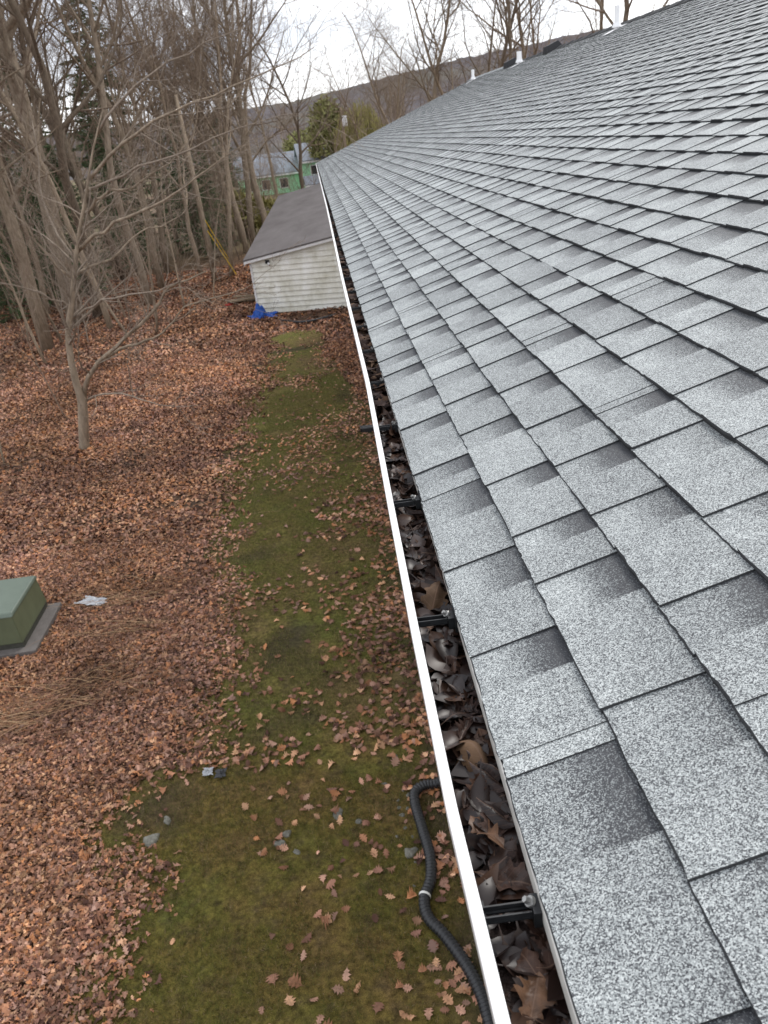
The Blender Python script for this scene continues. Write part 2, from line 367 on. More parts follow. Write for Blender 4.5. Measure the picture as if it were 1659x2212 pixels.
# ------------------------------------------------------------------ house and its shingled roof
EX, EZ, SA, SB, EXP = .1375, 5.254, .1348, .0477, .143
S = np.array([SA, 0, SB]) / EXP; Nn = np.array([-SB, 0, SA]) / EXP
Y0, Y1, ROWS = -2.2, 29.0, 40
RX, RZ = EX + ROWS * SA, EZ + ROWS * SB
house = empty('house', (3.2, 13, 0), label='long house with pale grey shingle roof filling the right side', cat='house')
hoff = Vector((-3.2, -13, 0))
def hpart(mb, name, mat, parent=None, **k):
    o = mb.build(name, mat, parent or house, **k)
    if parent is None: o.location = hoff
    return o
XB = 2 * RX - EX
WX0, WX1 = .62, XB - .48
hpart(MB().box((WX0, Y0 + .3, -.1), (WX0 + .15, Y1 - .35, 4.98)), 'wall', HOUSEW)
hpart(MB().box((WX1 - .15, Y0 + .3, -.1), (WX1, Y1 - .35, 4.98)), 'wall', HOUSEW)
for yy in (Y0 + .3, Y1 - .5):
    mb = MB(); P = [(WX0 + .15, 4.97 * 0 - .1), (WX1 - .15, -.1), (WX1 - .15, 4.97), (RX, RZ - .2), (WX0 + .15, 4.97)]
    a = [(p[0], yy, p[1]) for p in P]; b = [(p[0], yy + .15, p[1]) for p in P]
    mb.poly(a); mb.poly(b[::-1])
    for i in range(5): j = (i + 1) % 5; mb.quad(a[i], b[i], b[j], a[j])
    hpart(mb, 'gable_wall', HOUSEW)
hpart(MB().box((.192, Y0, 5.06), (.212, Y1, 5.235)), 'fascia', TRIM)
hpart(MB().box((.214, Y0, 5.05), (WX0, Y1, 5.062)), 'soffit', TRIM)
hpart(MB().box((XB - .075, Y0, 5.06), (XB - .055, Y1, 5.235)), 'fascia', TRIM)
# deck (solid wedge) carries the shingles
def rp(k, y, h): # point on roof: course coordinate k (in exposures), height h above deck
    q = np.array([EX, y, EZ - .012]) + S * (k * EXP) + Nn * h; return (q[0], q[1], q[2])
dk = MB(); y0, y1 = Y0 + .01, Y1 - .012
A = [(rp(.06, y, -.003), rp(.06, y, -.022), rp(ROWS, y, -.003), (RX, y, RZ - .045)) for y in (y0, y1)]
(a0, a1, a2, a3), (b0, b1, b2, b3) = A
dk.quad(a0, a2, b2, b0); dk.quad(a1, b1, b3, a3); dk.quad(a0, b0, b1, a1); dk.quad(a0, a1, a3, a2); dk.quad(b0, b2, b3, b1); dk.quad(a2, a3, b3, b2)
roof = hpart(dk, 'roof', ASPH)
bk = MB(); bk.quad((RX, y0, RZ - .012), (XB, y0, EZ - .012), (XB, y1, EZ - .012), (RX, y1, RZ - .012)); bk.quad((RX, y0, RZ - .045), (RX, y1, RZ - .045), (XB, y1, EZ - .04), (XB, y0, EZ - .04))
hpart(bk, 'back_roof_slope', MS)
hpart(MB().box((.2, Y1 - .008, 5.0), (.2, Y1 - .008, 5.0)) if False else MB().tube([(EX + .02, Y1 + .004, EZ - .03), (RX, Y1 + .004, RZ - .03)], [.018, .018], 4), 'rake_trim', TRIM)
SEAMS = {0: [.05, .39, .72, .754, .974, 1.238, 1.554, 1.70, 1.77, 2.02, 2.27], 1: [-.1, .2, .51, .766, 1.083, 1.25, 1.489, 1.805, 2.05, 2.30], 2: [.1, .4, .69, .907, 1.208, 1.44, 1.669, 1.95, 2.2],
         3: [.45, .78, 1.065, 1.367, 1.575, 1.605, 1.9], 4: [.6, .93, 1.24, 1.5, 1.8]}
rs = random.Random(5)
def row_cuts(k):
    base = SEAMS.get(k, [])
    ys = list(base) if base else []
    y = (ys[0] if ys else rs.uniform(0, .3)); lo = []
    while y > Y0: y -= rs.uniform(.17, .36); lo.append(max(y, Y0))
    ys = lo[::-1] + ys if ys else lo[::-1]
    y = ys[-1]
    while y < Y1:
        st = rs.uniform(.17, .36) if rs.random() > .1 else rs.uniform(.035, .06); y += st; ys.append(min(y, Y1))
    ys[0] = Y0
    return ys
pieces = []   # (k, ya, yb, raised, tone)
for k in range(ROWS):
    ys = row_cuts(k)
    for a, b in zip(ys[:-1], ys[1:]):
        if b - a < .005: continue
        wdt = b - a
        if wdt < .09: pieces.append((k, a, b, True, rs.random())); continue
        tn = (lambda: rs.random() * .55) if k == 0 else rs.random
        fr = rs.uniform(.34, .56)     # near part is the raised tab, far part the recessed ply
        mid = a + wdt * (1 - fr)
        pieces.append((k, a, mid, True, tn())); pieces.append((k, mid, b, False, tn()))
def wav(y, k): return .0022 * math.sin(y * 1.7 + k * .9) + .0018 * math.sin(y * 4.1 + k * 2.3)
def piece_geo(pc, nseg):
    k, a, b, up, tone = pc; h0 = ((.0112 if b - a < .065 else .0130) if up else .0093); drop = .0088
    if k >= 5: h0 -= .0025
    r = random.Random(int(a * 1000) * 41 + k * 7 + up)
    a2, b2 = (a - .0004, b + .0004) if up else (a - .004, b + .004)
    lift = r.uniform(-.0006, .0012); V = []; sv = []
    off = r.uniform(-.0015, .0015) + .0022 * math.sin(k * 1.3 + a * .8)
    js = [r.uniform(-.0011, .0011) for _ in range(nseg + 1)]
    wob = [r.uniform(-.0016, .0016) for _ in range(2)]
    rows_v = [0., .014, 1.08]
    for ri, v in enumerate(rows_v):
        for i in range(nseg + 1):
            t = i / nseg; y = a2 + (b2 - a2) * t
            if up and i == 0: y += wob[ri % 2] * (1 if ri else .3)
            dv = (js[i] + off) / EXP if ri == 0 else 0
            if ri == 0 and up and i in (0, nseg): dv += .02
            hh = h0 - drop * v + lift * (1 - v) + wav(y, k) * .5 - (.0035 if ri == 0 else 0)
            V.append(rp(k + v + (dv if ri else dv * 1.0) + (r.uniform(-.004, .006) + (js[i] + off) / EXP if ri == 1 else 0), y, hh)); sv.append((v, t, tone))
    n0 = len(V)
    for i in range(nseg + 1):
        t = i / nseg; y = a2 + (b2 - a2) * t; V.append(rp(k + (js[i] + off) / EXP + .01, y, -.0025)); sv.append((0, t, tone))
    for i in (0, nseg):
        for v in (.014, 1.08): V.append(rp(k + v, a2 + (b2 - a2) * i / nseg, -.0025)); sv.append((v, i / nseg, tone))
    W = nseg + 1; Fq = []; mi = []
    for ri in range(2):
        for i in range(nseg): Fq.append((ri * W + i, (ri + 1) * W + i, (ri + 1) * W + i + 1, ri * W + i + 1)[::-1] if False else (ri * W + i, ri * W + i + 1, (ri + 1) * W + i + 1, (ri + 1) * W + i)[::-1]); mi.append(1 if ri == 0 else 0)
    for i in range(nseg): Fq.append((n0 + i, n0 + i + 1, i + 1, i)[::-1]); mi.append(1)
    e = n0 + W
    Fq += [(0, W, e, n0), (W, 2 * W, e + 1, e)]; mi += [1, 1]
    q = W - 1; Fq += [(q, n0 + q, e + 2, W + q), (W + q, e + 2, e + 3, 2 * W + q)]; mi += [1, 1]
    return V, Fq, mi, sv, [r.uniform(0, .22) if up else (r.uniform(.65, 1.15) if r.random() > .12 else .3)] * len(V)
def shingle_mesh(name, geos):
    V = []; Fq = []; mi = []; sv = []; rec = []
    for (v, f, m, s_, r_) in geos:
        o = len(V); V += v; Fq += [tuple(i + o for i in q) for q in f]; mi += m; sv += s_; rec += r_
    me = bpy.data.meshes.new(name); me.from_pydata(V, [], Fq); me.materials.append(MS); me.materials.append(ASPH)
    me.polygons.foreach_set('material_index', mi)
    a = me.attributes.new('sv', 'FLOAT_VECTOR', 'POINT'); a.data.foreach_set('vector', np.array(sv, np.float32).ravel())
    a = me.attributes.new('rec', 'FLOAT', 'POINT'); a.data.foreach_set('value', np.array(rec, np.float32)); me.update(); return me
cen = np.array([rp(p[0] + .5, (p[1] + p[2]) / 2, 0) for p in pieces]); u, v, dz = proj(cen)
inside = (dz > .2) & (u > -150) & (u < 1850) & (v > -150) & (v < 2450)
size = np.where(inside, np.array([p[2] - p[1] for p in pieces]) / np.maximum(dz, .3) ** 2, 0)
near = set(np.argsort(-size)[:300].tolist())
for i in sorted(near):
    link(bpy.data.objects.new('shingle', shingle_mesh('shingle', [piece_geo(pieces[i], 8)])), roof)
rest = [piece_geo(p, 3 if dz[i] > 4 else 5) for i, p in enumerate(pieces) if i not in near]
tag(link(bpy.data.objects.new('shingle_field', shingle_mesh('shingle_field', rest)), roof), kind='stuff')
# metal drip edge that peeps out under the first course near the bottom
de = MB(); xo = lambda y: EX - .004 + .0045 * min(max((y - .5) / .5, 0), 1.6)
for y, y2 in zip(np.arange(Y0, 4, .2), np.arange(Y0, 4, .2) + .2):
    A = lambda yy: [(xo(yy), yy, EZ - .0105), (xo(yy), yy, EZ - .034), (xo(yy) + .012, yy, EZ - .0345), (EX + .05, yy, EZ + .0052)]
    p, q = A(y), A(y2)
    for i in range(3): de.quad(p[i], p[i + 1], q[i + 1], q[i])
    de.quad(p[0], q[0], q[3], p[3])
hpart(de, 'drip_edge', ALU)
# ridge cap pieces, static vents and plumbing pipes
yy = Y0; i = 0
while yy < Y1:
    mb = MB(); h = .018 + .004 * (i % 2); l = .36
    a = rp(ROWS - 1.0, yy, h - .004); b = rp(ROWS - 1.0, min(yy + l, Y1), h - .01)
    mb.quad(a, b, (RX, min(yy + l, Y1), RZ + h), (RX, yy, RZ + h + .006)); mb.quad((RX, yy, RZ + h + .006), (RX, min(yy + l, Y1), RZ + h), (2 * RX - b[0], b[1], b[2]), (2 * RX - a[0], a[1], a[2]))
    mb.quad(a, (RX, yy, RZ + h + .006), (RX, yy, RZ - .02), (a[0], a[1], a[2] - .03))
    hpart(mb, 'ridge_cap', ASPH if yy < 23 else MS); yy += .29; i += 1
def pipe_vent(k, y, hgt, r=.045):
    p = Vector(rp(k, y, .01)); e = hpart(MB().tube([(p.x, p.y, p.z - .05), (p.x, p.y, p.z + hgt - .01), (p.x, p.y, p.z + hgt)], [r, r, r * .9], 14), 'vent_pipe', WHITE)
    mb = MB(); n = 14
    for i in range(n):
        a0, a1 = 2 * math.pi * i / n, 2 * math.pi * (i + 1) / n
        c = lambda a, rr, z: tuple(Vector((p.x + math.cos(a) * rr, p.y + math.sin(a) * rr, p.z + z)))
        mb.quad(c(a0, r + .035, .02), c(a1, r + .035, .02), c(a1, r + .008, .09), c(a0, r + .008, .09))
    q = [rp(k - 1.5, y - .15, .013), rp(k - 1.5, y + .15, .013), rp(k + .9, y + .15, .013), rp(k + .9, y - .15, .013)]
    mb.poly(q); mb.poly([tuple(Vector(x) + Vector((0, 0, .003))) for x in q])
    link(mb.mesh and bpy.data.objects.new('flashing', mb.mesh('flashing', FLASH)), e)
pipe_vent(38.2, 27.2, .28); pipe_vent(38.2, 21.3, .25, .06); pipe_vent(37.9, 14.55, .33, .045)
def box_vent(k, y):
    mb = MB(); b = [rp(k - 1.2, y - .2, .012), rp(k - 1.2, y + .2, .012), rp(k + 1.2, y + .2, .012), rp(k + 1.2, y - .2, .012)]
    t = [tuple(Vector(rp(k + dk_, y + dy, .14))) for dk_, dy in ((-.9, -.15), (-.9, .15), (.9, .15), (.9, -.15))]
    mb.poly(t)
    for i in range(4): j = (i + 1) % 4; mb.quad(b[i], b[j], t[j], t[i])
    hpart(mb, 'roof_vent', DARKVENT)
box_vent(39.0, 22.6); box_vent(39.2, 18.9)

# ------------------------------------------------------------------ gutter
def lipx(y): return float(np.interp(y, [-3, .4, .7, 1.1, 1.6, 2.6, 4.8, 10, 29], [.061, .061, .055, .057, .063, .077, .075, .092, .1]))
LZ = 5.24
gut = empty('rain_gutter', (.1, 13, 5.1), label='white lipped rain gutter full of wet leaves along the roof edge', cat='gutter')
goff = Vector((-.1, -13, -5.1))
ysg = np.unique(np.concatenate([np.arange(Y0, 4, .1), np.arange(4, Y1 + .01, .5)]))
def sweep(name, prof, mat, closed=True, smooth=False):
    mb = MB(); n = len(prof(0.)); W = []
    for y in ysg:
        lz = LZ + .0025 * math.sin(y * 1.1) ; W.append(len(mb.v)); mb.v += [(x, y, lz + z) for x, z in prof(y)]
    for i in range(len(ysg) - 1):
        for k in range(n if closed else n - 1):
            k2 = (k + 1) % n; mb.f.append((W[i] + k, W[i] + k2, W[i + 1] + k2, W[i + 1] + k)); mb.mi.append(0)
    if closed:
        mb.f.append(tuple(W[0] + k for k in range(n))); mb.f.append(tuple(W[-1] + k for k in range(n))[::-1]); mb.mi += [0, 0]
    o = mb.build(name, mat, gut, smooth); o.location = goff; return o
sweep('front_lip', lambda y: [(lipx(y), -.012), (lipx(y), -.0015), (lipx(y) + .0015, 0), (lipx(y) + .0125, 0), (lipx(y) + .014, -.0015), (lipx(y) + .014, -.009), (lipx(y) + .0125, -.009), (lipx(y) + .012, -.003), (lipx(y) + .002, -.003), (lipx(y) + .002, -.012)], WHITE)
oface = lambda y: [(lipx(y) + .0006, -.0121), (lipx(y) + .0006, -.03), (lipx(y) + .008, -.04), (lipx(y) + .012, -.06), (lipx(y) + .03, -.085), (lipx(y) + .038, -.12), (.188, -.122)]
sweep('outer_face', oface, GUTOUT, False)
sweep('inner_trough', lambda y: [(lipx(y) + .0026, -.0035), (lipx(y) + .0028, -.03), (lipx(y) + .010, -.041), (lipx(y) + .014, -.06), (lipx(y) + .032, -.085), (lipx(y) + .04, -.117), (.186, -.119), (.19, -.002)], GUTIN, False)
hy_ = [.56, 1.13, 1.616, 2.138, 2.589, 3.034, 3.474, 3.9]
while hy_[-1] < Y1 - .5: hy_.append(hy_[-1] + .46)
def hanger_mesh():
    mb = MB(); wd = .0065; L_ = .116; e_ = .054     # two ribs and a web from the lip to the screw boss, then a stub to the fascia
    for s in (-1, 1):
        a, b = (wd - .0035, wd + .0015) if s > 0 else (-wd - .0015, -wd + .0035)
        mb.box((0, a, -.0015), (e_, b, .0012)); mb.box((.002, s * wd - .001, .0013), (e_ - .001, s * wd + .001, .0085))
    mb.box((0, -wd + .0036, -.006), (e_ - .002, wd - .0036, -.0045))
    mb.box((-.008, -.0195, -.004), (.0055, .0195, .0018))
    mb.box((e_ + .0002, -.0125, -.011), (e_ + .010, .0125, .0115)); mb.box((e_ + .0102, -.017, -.016), (e_ + .015, .021, .021))
    mb.box((e_ + .0152, -.011, -.013), (L_, .011, .009))
    return mb.mesh('hanger', HANGER)
HM = hanger_mesh()
smb = MB(); smb.tube([(0, 0, 0), (-.004, 0, 0), (-.0075, 0, 0)], [.0042, .0042, .0036], 6); smb.tube([(.003, 0, 0), (0.0, 0, 0), (-.0012, 0, 0)], [.0065, .0065, .006], 16); SMH = smb.mesh('screw', SCREW)
for y in hy_:
    h = link(bpy.data.objects.new('hanger', HM), gut); h.location = (lipx(y) + .012 - .1, y - 13, LZ - .016 - 5.1); h.rotation_euler = (0, 0, random.uniform(-.04, .04))
    s_ = (.19 - lipx(y) - .012) / .117; h.scale = (s_, 1, 1)
    if y < 9:
        s = link(bpy.data.objects.new('screw', SMH), h); s.location = (.0525, .003, .012); s.rotation_euler = (0, .75, 0)
ds = MB(); ds.box((.46, 5.79, .28), (.53, 5.88, 4.95)); ds.box((.13, 5.8, 5.02), (.19, 5.87, 5.12)); ds.tube([(.16, 5.835, 5.05), (.3, 5.835, 4.95), (.495, 5.835, 4.8)], [.04, .04, .04], 8)
o = ds.build('downspout', WHITE, gut); o.location = goff

# ------------------------------------------------------------------ leaves
def leaf_template(outer, across=1):
    xs = [p[0] for p in outer]; cols_ = []; V = []
    ts = np.linspace(-1, 1, 2 * across + 1)
    for (x_, h_) in outer:
        for t in ts: V.append((x_, t * h_ * (1 if t > 0 else .94), 0))
    n = len(ts); Fq = [(i * n + k, (i + 1) * n + k, (i + 1) * n + k + 1, i * n + k + 1)[::-1] for i in range(len(outer) - 1) for k in range(n - 1)]
    V = np.array(V, float); V[:, 0] -= .5
    return V, np.array(Fq)
O_HI = [(-.22, .008), (-.02, .009), (0, .02), (.06, .05), (.12, .055), (.17, .13), (.22, .21), (.27, .19), (.31, .15), (.36, .17), (.42, .28), (.48, .36), (.53, .29), (.57, .2), (.63, .2), (.69, .29), (.74, .29), (.78, .17), (.84, .14), (.89, .17), (.94, .09), (1.0, .004)]
O_MED = [(-.14, .01), (0, .025), (.12, .13), (.22, .33), (.32, .16), (.44, .46), (.55, .2), (.68, .38), (.77, .17), (.88, .17), (1.0, .004)]
O_MID = [(0, .02), (.24, .25), (.36, .09), (.56, .36), (.68, .11), (.8, .22), (1.0, .01)]
O_LOW = [(0, .04), (.45, .34), (1.0, .03)]
O_OVAL = [(-.2, .008), (0, .02), (.1, .12), (.25, .22), (.45, .27), (.65, .23), (.82, .13), (1, .004)]
O_MAPLE = [(-.3, .008), (0, .02), (.03, .16), (.12, .34), (.2, .22), (.27, .2), (.36, .46), (.46, .5), (.52, .24), (.6, .17), (.7, .27), (.78, .22), (.88, .08), (1, .004)]
def rotm(rx, ry, rz):
    cx, sx, cy, sy, cz, sz = np.cos(rx), np.sin(rx), np.cos(ry), np.sin(ry), np.cos(rz), np.sin(rz); z = np.zeros_like(cx); o_ = np.ones_like(cx)
    A = np.stack([np.stack([cz, -sz, z], -1), np.stack([sz, cz, z], -1), np.stack([z, z, o_], -1)], -2)
    B = np.stack([np.stack([cy, z, sy], -1), np.stack([z, o_, z], -1), np.stack([-sy, z, cy], -1)], -2)
    C = np.stack([np.stack([o_, z, z], -1), np.stack([z, cx, -sx], -1), np.stack([z, sx, cx], -1)], -2)
    return A @ B @ C
PAL = 1.36 * np.array([1.1, .98, .88]) * np.array([[.30, .185, .115], [.25, .135, .08], [.185, .10, .065], [.12, .068, .05], [.36, .235, .15], [.24, .16, .125], [.30, .15, .075], [.09, .052, .042], [.22, .125, .09], [.27, .17, .13]])
def scatter(name, X, Y, outer, smin, smax, tilt, zoff, curl=.35, bright=1.0, zr=.03):
    T, Fq = leaf_template(outer); N = len(X); n = len(T)
    c1 = NP.normal(0, curl, (N, 1)); c2 = NP.normal(0, curl * .8, (N, 1)); tw = NP.normal(0, .25, (N, 1))
    P = np.repeat(T[None], N, 0).copy(); w_ = NP.uniform(.75, 1.25, (N, 1)); P[:, :, 1] *= w_
    P[:, :, 2] = c1 * P[:, :, 0] ** 2 * 1.2 + c2 * P[:, :, 1] ** 2 * 4 + tw * P[:, :, 0] * P[:, :, 1]
    sc_ = NP.uniform(smin, smax, N); Rm = rotm(NP.normal(0, tilt, N), NP.normal(0, tilt, N), NP.uniform(0, 6.283, N))
    P = np.einsum('nij,nkj->nki', Rm, P) * sc_[:, None, None]
    P[:, :, 2] -= P[:, :, 2].min(1, keepdims=True) * .6
    P[:, :, 0] += X[:, None]; P[:, :, 1] += Y[:, None]; P[:, :, 2] += (gz(X, Y) + zoff + NP.uniform(0, zr, N))[:, None]
    Fa = (Fq[None] + (np.arange(N) * n)[:, None, None]).reshape(-1, 4)
    ci = PAL[NP.integers(0, len(PAL), N)] * NP.uniform(.45, 1.35, (N, 1)) * bright * ((.3 + 1.15 * fbm(X, Y, .5, 77)) * (.62 + .76 * fbm(X, Y, 2.6, 79)))[:, None] * (1 + np.array([-.02, .0, .10]) * (fbm(X, Y, .8, 83) - .4)[:, None] * 3)
    cols = np.repeat(ci, n, 0); vec = np.tile(T, (N, 1)); vec[:, 0] += .5
    return np_mesh(name, P.reshape(-1, 3), Fa, LITTER, cols, False, None)
def inview(X, Y, mx=120):
    u, v, d = proj(np.stack([X, Y, np.zeros_like(X)], -1)); return (d > 0) & (u > -mx) & (u < 1300) & (v < 2212 + mx * 2) & (v > 400)
def lawn_density(X, Y):
    p = fbm(X, Y, .9, 31); m = moss_val(X, Y)
    d = np.clip((p - .36) * 2.8, .04, 1) * np.interp(Y, [3, 6.3, 6.8, 9, 14, 20, 28], [.06, .08, .5, .55, .6, .7, .8])
    d *= np.interp(X + (p - .5) * .8, [-3, -1.75, -1.05, .6], [.35, .22, 1.35, 1.2])
    d += .8 * np.exp(-((Y - 6.6 + .25 * X * .3) / .2) ** 2) * (X > -2.4) * vnoise(X, Y, 2.2, 91)
    d += .9 * np.exp(-((X - .4) / .25) ** 2) * (Y < 20) * np.clip((Y - 2.5) / 6, .2, .5)
    return np.where(m > .5, d, 1.0)
def pts(n, x0, x1, ya, yb): return NP.uniform(x0, x1, n), NP.uniform(ya, yb, n)
stuffs = []
# full litter left of the moss, near to far
X, Y = pts(200000, -9.5, -1.0, 3.2, 12.5); k = inview(X, Y) & (moss_val(X, Y) < NP.random(len(X)) ** .8); k &= ~((X < -4.8) & (X > -6.2) & (Y > 9.3) & (Y < 10.5))
k &= NP.random(len(X)) < np.where(fbm(X, Y, .8, 21) > .66, .35, 1)
stuffs.append(('leaf_litter', scatter('leaf_litter', X[k], Y[k], O_MID, .028, .088, .34, .0, .6)))
X, Y = pts(150000, -15, .9, 12.5, 26); k = inview(X, Y) & (moss_val(X, Y) < NP.random(len(X)) ** .8); k &= NP.random(len(X)) < np.where(fbm(X, Y, .8, 21) > .66, .4, 1)
stuffs.append(('leaf_litter', scatter('leaf_litter', X[k], Y[k], O_LOW, .05, .11, .38, .0, .6)))
X, Y = pts(90000, -26, .9, 26, 47); k = inview(X, Y) & (moss_val(X, Y) < .5) & (NP.random(len(X)) < .8)
k &= ~((X > -3) & (Y > 31)); k &= ~((np.abs(X + 1) < .8) & (np.abs(Y - 29.8) < .8) & (NP.random(len(X)) < .8))
stuffs.append(('leaf_litter', scatter('leaf_litter', X[k], Y[k], O_LOW, .08, .16, .42, .0, .6)))
# scattered over the moss: the nearest are leaves of their own
X, Y = pts(15000, -3.2, .62, 3.2, 13); k = inview(X, Y) & (moss_val(X, Y) >= .35) & (NP.random(len(X)) < .85 * lawn_density(X, Y)); LX, LY = X[k], Y[k]
od = np.argsort(LY); ownN = 135; own = od[:ownN]; oth = od[ownN:]
stuffs.append(('lawn_leaves', scatter('lawn_leaves', LX[oth], LY[oth], O_MED, .055, .115, .22, .004, .45, 1.12, .012)))
X, Y = pts(22000, -3.2, .62, 13, 29); k = inview(X, Y) & (moss_val(X, Y) >= .5) & (NP.random(len(X)) < .9 * lawn_density(X, Y))
stuffs.append(('lawn_leaves', scatter('lawn_leaves', X[k], Y[k], O_MID, .055, .11, .25, .004, .4, 1.2, .012)))
LAB = ['thick brown oak leaf litter on the near yard by the green cabinet', 'thick brown leaf litter around the forked grey tree', 'brown leaf litter spreading under the wood and beside the shed', 'pale oak leaves strewn over the nearer moss strip', 'small pale leaves strewn over the far moss strip']
for (nm, me), lb in zip(stuffs, LAB): tag(link(bpy.data.objects.new(nm, me)), lb, 'leaves', kind='stuff')
def leaf_mesh(name, outer, across, curl, mat, seed, size=.115, crumple=.0, col=None):
    r = np.random.default_rng(seed); T, Fq = leaf_template(outer, across); P = T.copy(); P[:, 1] *= r.uniform(.8, 1.25)
    c1, c2, tw, ph = r.normal(0, curl), r.normal(0, curl), r.normal(0, curl), r.uniform(0, 6)
    P[:, 2] = c1 * P[:, 0] ** 2 + c2 * 3 * P[:, 1] ** 2 + tw * P[:, 0] * P[:, 1] + crumple * (np.sin(P[:, 0] * 9 + ph) * .05 + np.sin(P[:, 1] * 14 + ph * 2) * .05) - .3 * crumple * np.abs(P[:, 1])
    # roll the blade about its midrib
    a = r.normal(0, curl * 2.2); 
    if abs(a) > .2 and crumple > 0:
        rad = 1 / a; th = P[:, 1] * a * 1.6; y2 = np.sin(th) / (a * 1.6); z2 = (1 - np.cos(th)) / (a * 1.6); P[:, 1] = y2; P[:, 2] += z2
    P *= size; vec = T.copy(); vec[:, 0] += .5
    cc = np.tile(col if col is not None else np.array([.3, .19, .12]), (len(P), 1))
    return np_mesh(name, P, Fq, mat, cc, True, vec)
LM = [leaf_mesh('oak_leaf', O_MED, 1, .35, DRYLEAF, i, .115, 0, PAL[[0, 4, 5, 9, 1, 8, 0, 9][i]] * .95) for i in range(8)]
for i, q in enumerate(own):
    o = link(bpy.data.objects.new('oak_leaf', LM[i % 8])); o.location = (LX[q], LY[q], float(gz(LX[q], LY[q])) + .014); s = random.uniform(.55, 1.08); o.scale = (s, s, s)
    o.rotation_euler = (random.gauss(0, .2), random.gauss(0, .2), random.uniform(0, 6.28))
    tag(o, 'dry tan oak leaf lying on the near moss strip', 'leaf', 'dry oak leaves on the near moss')
# wet leaves in the gutter
gb = MB(); ygs = np.unique(np.concatenate([np.arange(Y0 + .02, 5, .03), np.arange(5, Y1 - .02, .12)])); nx = 7
for y in ygs:
    for i in range(nx):
        t = i / (nx - 1); xx = lipx(y) + .013 + t * (.184 - lipx(y) - .013); z = LZ - .058 + .014 * (mnoise.noise((xx * 30, y * 22, 0)) + .7 * mnoise.noise((xx * 60, y * 60, 4))) + .01 * math.sin(y * 5)
        gb.v.append((xx, y, z))
for j in range(len(ygs) - 1):
    for i in range(nx - 1): a = j * nx + i; gb.f.append((a, a + 1, a + nx + 1, a + nx)); gb.mi.append(0)
MUCK = simple('wet_leaf_muck', (.022, .012, .0095), .6, .25, 60, .5, .9, 120)
tag(gb.build('gutter_muck', MUCK, smooth=True), 'dark wet leaf mulch lining the gutter bed', 'mulch', kind='stuff')
WM = [leaf_mesh('wet_oak_leaf', [O_HI, O_HI, O_OVAL, O_HI, O_MAPLE][i % 5], 3, .4, WETLEAF, 100 + i, .1, .9) for i in range(16)]
rg = random.Random(3); nown = 0; VV = []; FF = []; CC = []; base = 0
y = .30
def gl_pose(y):
    t = rg.random(); xx = lipx(y) + .044 + t * (.155 - lipx(y) - .044); z = LZ - .05 + rg.uniform(0, .02)
    return (xx, y, z), (rg.gauss(0, .2), rg.gauss(0, .2), rg.gauss(math.pi / 2, .6) if rg.random() < .6 else rg.uniform(0, 6.28)), rg.uniform(.42, .8)
while y < 2.35:
    p, r_, s = gl_pose(y); o = link(bpy.data.objects.new('wet_leaf', WM[rg.randrange(16)])); o.location = p; o.rotation_euler = r_; o.scale = (s, s * rg.uniform(.7, 1), s)
    tag(o, 'dark wet curled leaf lying in the near stretch of gutter', 'leaf', 'wet leaves in the near gutter'); y += .0128; nown += 1
TL = [leaf_template(O_MED, 1)] ; T, Fq = TL[0]
Ys = []; 
while y < Y1 - .1: Ys.append(y); y += .018 if y < 6 else .03
N = len(Ys); P = np.repeat(T[None], N, 0).copy(); P[:, :, 2] = NP.normal(0, .6, (N, 1)) * P[:, :, 0] ** 2 + NP.normal(0, 2.5, (N, 1)) * P[:, :, 1] ** 2
Rm = rotm(NP.normal(0, .5, N), NP.normal(0, .5, N), NP.normal(1.57, .8, N)); P = np.einsum('nij,nkj->nki', Rm, P) * NP.uniform(.06, .11, N)[:, None, None]
ox = np.array([lipx(q) + .035 + NP.random() * (.155 - lipx(q) - .035) for q in Ys]); P[:, :, 0] += ox[:, None]; P[:, :, 1] += np.array(Ys)[:, None]; P[:, :, 2] += (LZ - .048 + NP.uniform(0, .03, N))[:, None]
P[:, :, 2] = np.minimum(P[:, :, 2], LZ - .012)
P[:, :, 0] = np.clip(P[:, :, 0], np.array([lipx(q) + .016 for q in Ys])[:, None], .186)
wc = np.array([[.02, .012, .01], [.035, .02, .016], [.065, .038, .028], [.12, .075, .05], [.028, .016, .013]])[NP.integers(0, 5, N)]
me = np_mesh('gutter_leaves', P.reshape(-1, 3), (Fq[None] + (np.arange(N) * len(T))[:, None, None]).reshape(-1, 4), LITTER, np.repeat(wc, len(T), 0), True)
tag(link(bpy.data.objects.new('gutter_leaves', me)), 'mass of brown leaves filling the far stretch of gutter', 'leaves', kind='stuff')
N = 620; T, Fq = leaf_template(O_OVAL, 1); Ys = NP.uniform(.2, 2.45, N); P = np.repeat(T[None], N, 0).copy(); P[:, :, 2] = NP.normal(0, .5, (N, 1)) * P[:, :, 0] ** 2 + NP.normal(0, 2.0, (N, 1)) * P[:, :, 1] ** 2
Rm = rotm(NP.normal(0, .22, N), NP.normal(0, .22, N), NP.uniform(0, 6.28, N)); P = np.einsum('nij,nkj->nki', Rm, P) * NP.uniform(.025, .075, N)[:, None, None]
lx = np.array([lipx(q) for q in Ys]); P[:, :, 0] += (lx + .02 + NP.random(N) * (.16 - lx - .02))[:, None]; P[:, :, 1] += Ys[:, None]; P[:, :, 2] += (LZ - .053 + NP.uniform(0, .014, N))[:, None]
P[:, :, 0] = np.clip(P[:, :, 0], lx[:, None] + .015, .186)
wc = np.array([[.011, .006, .005], [.02, .011, .0085], [.034, .018, .0125], [.06, .032, .02], [.015, .008, .0065]])[NP.integers(0, 5, N)]
me = np_mesh('leaf_scraps', P.reshape(-1, 3), (Fq[None] + (np.arange(N) * len(T))[:, None, None]).reshape(-1, 4), WETSCRAP, np.repeat(wc, len(T), 0), True)
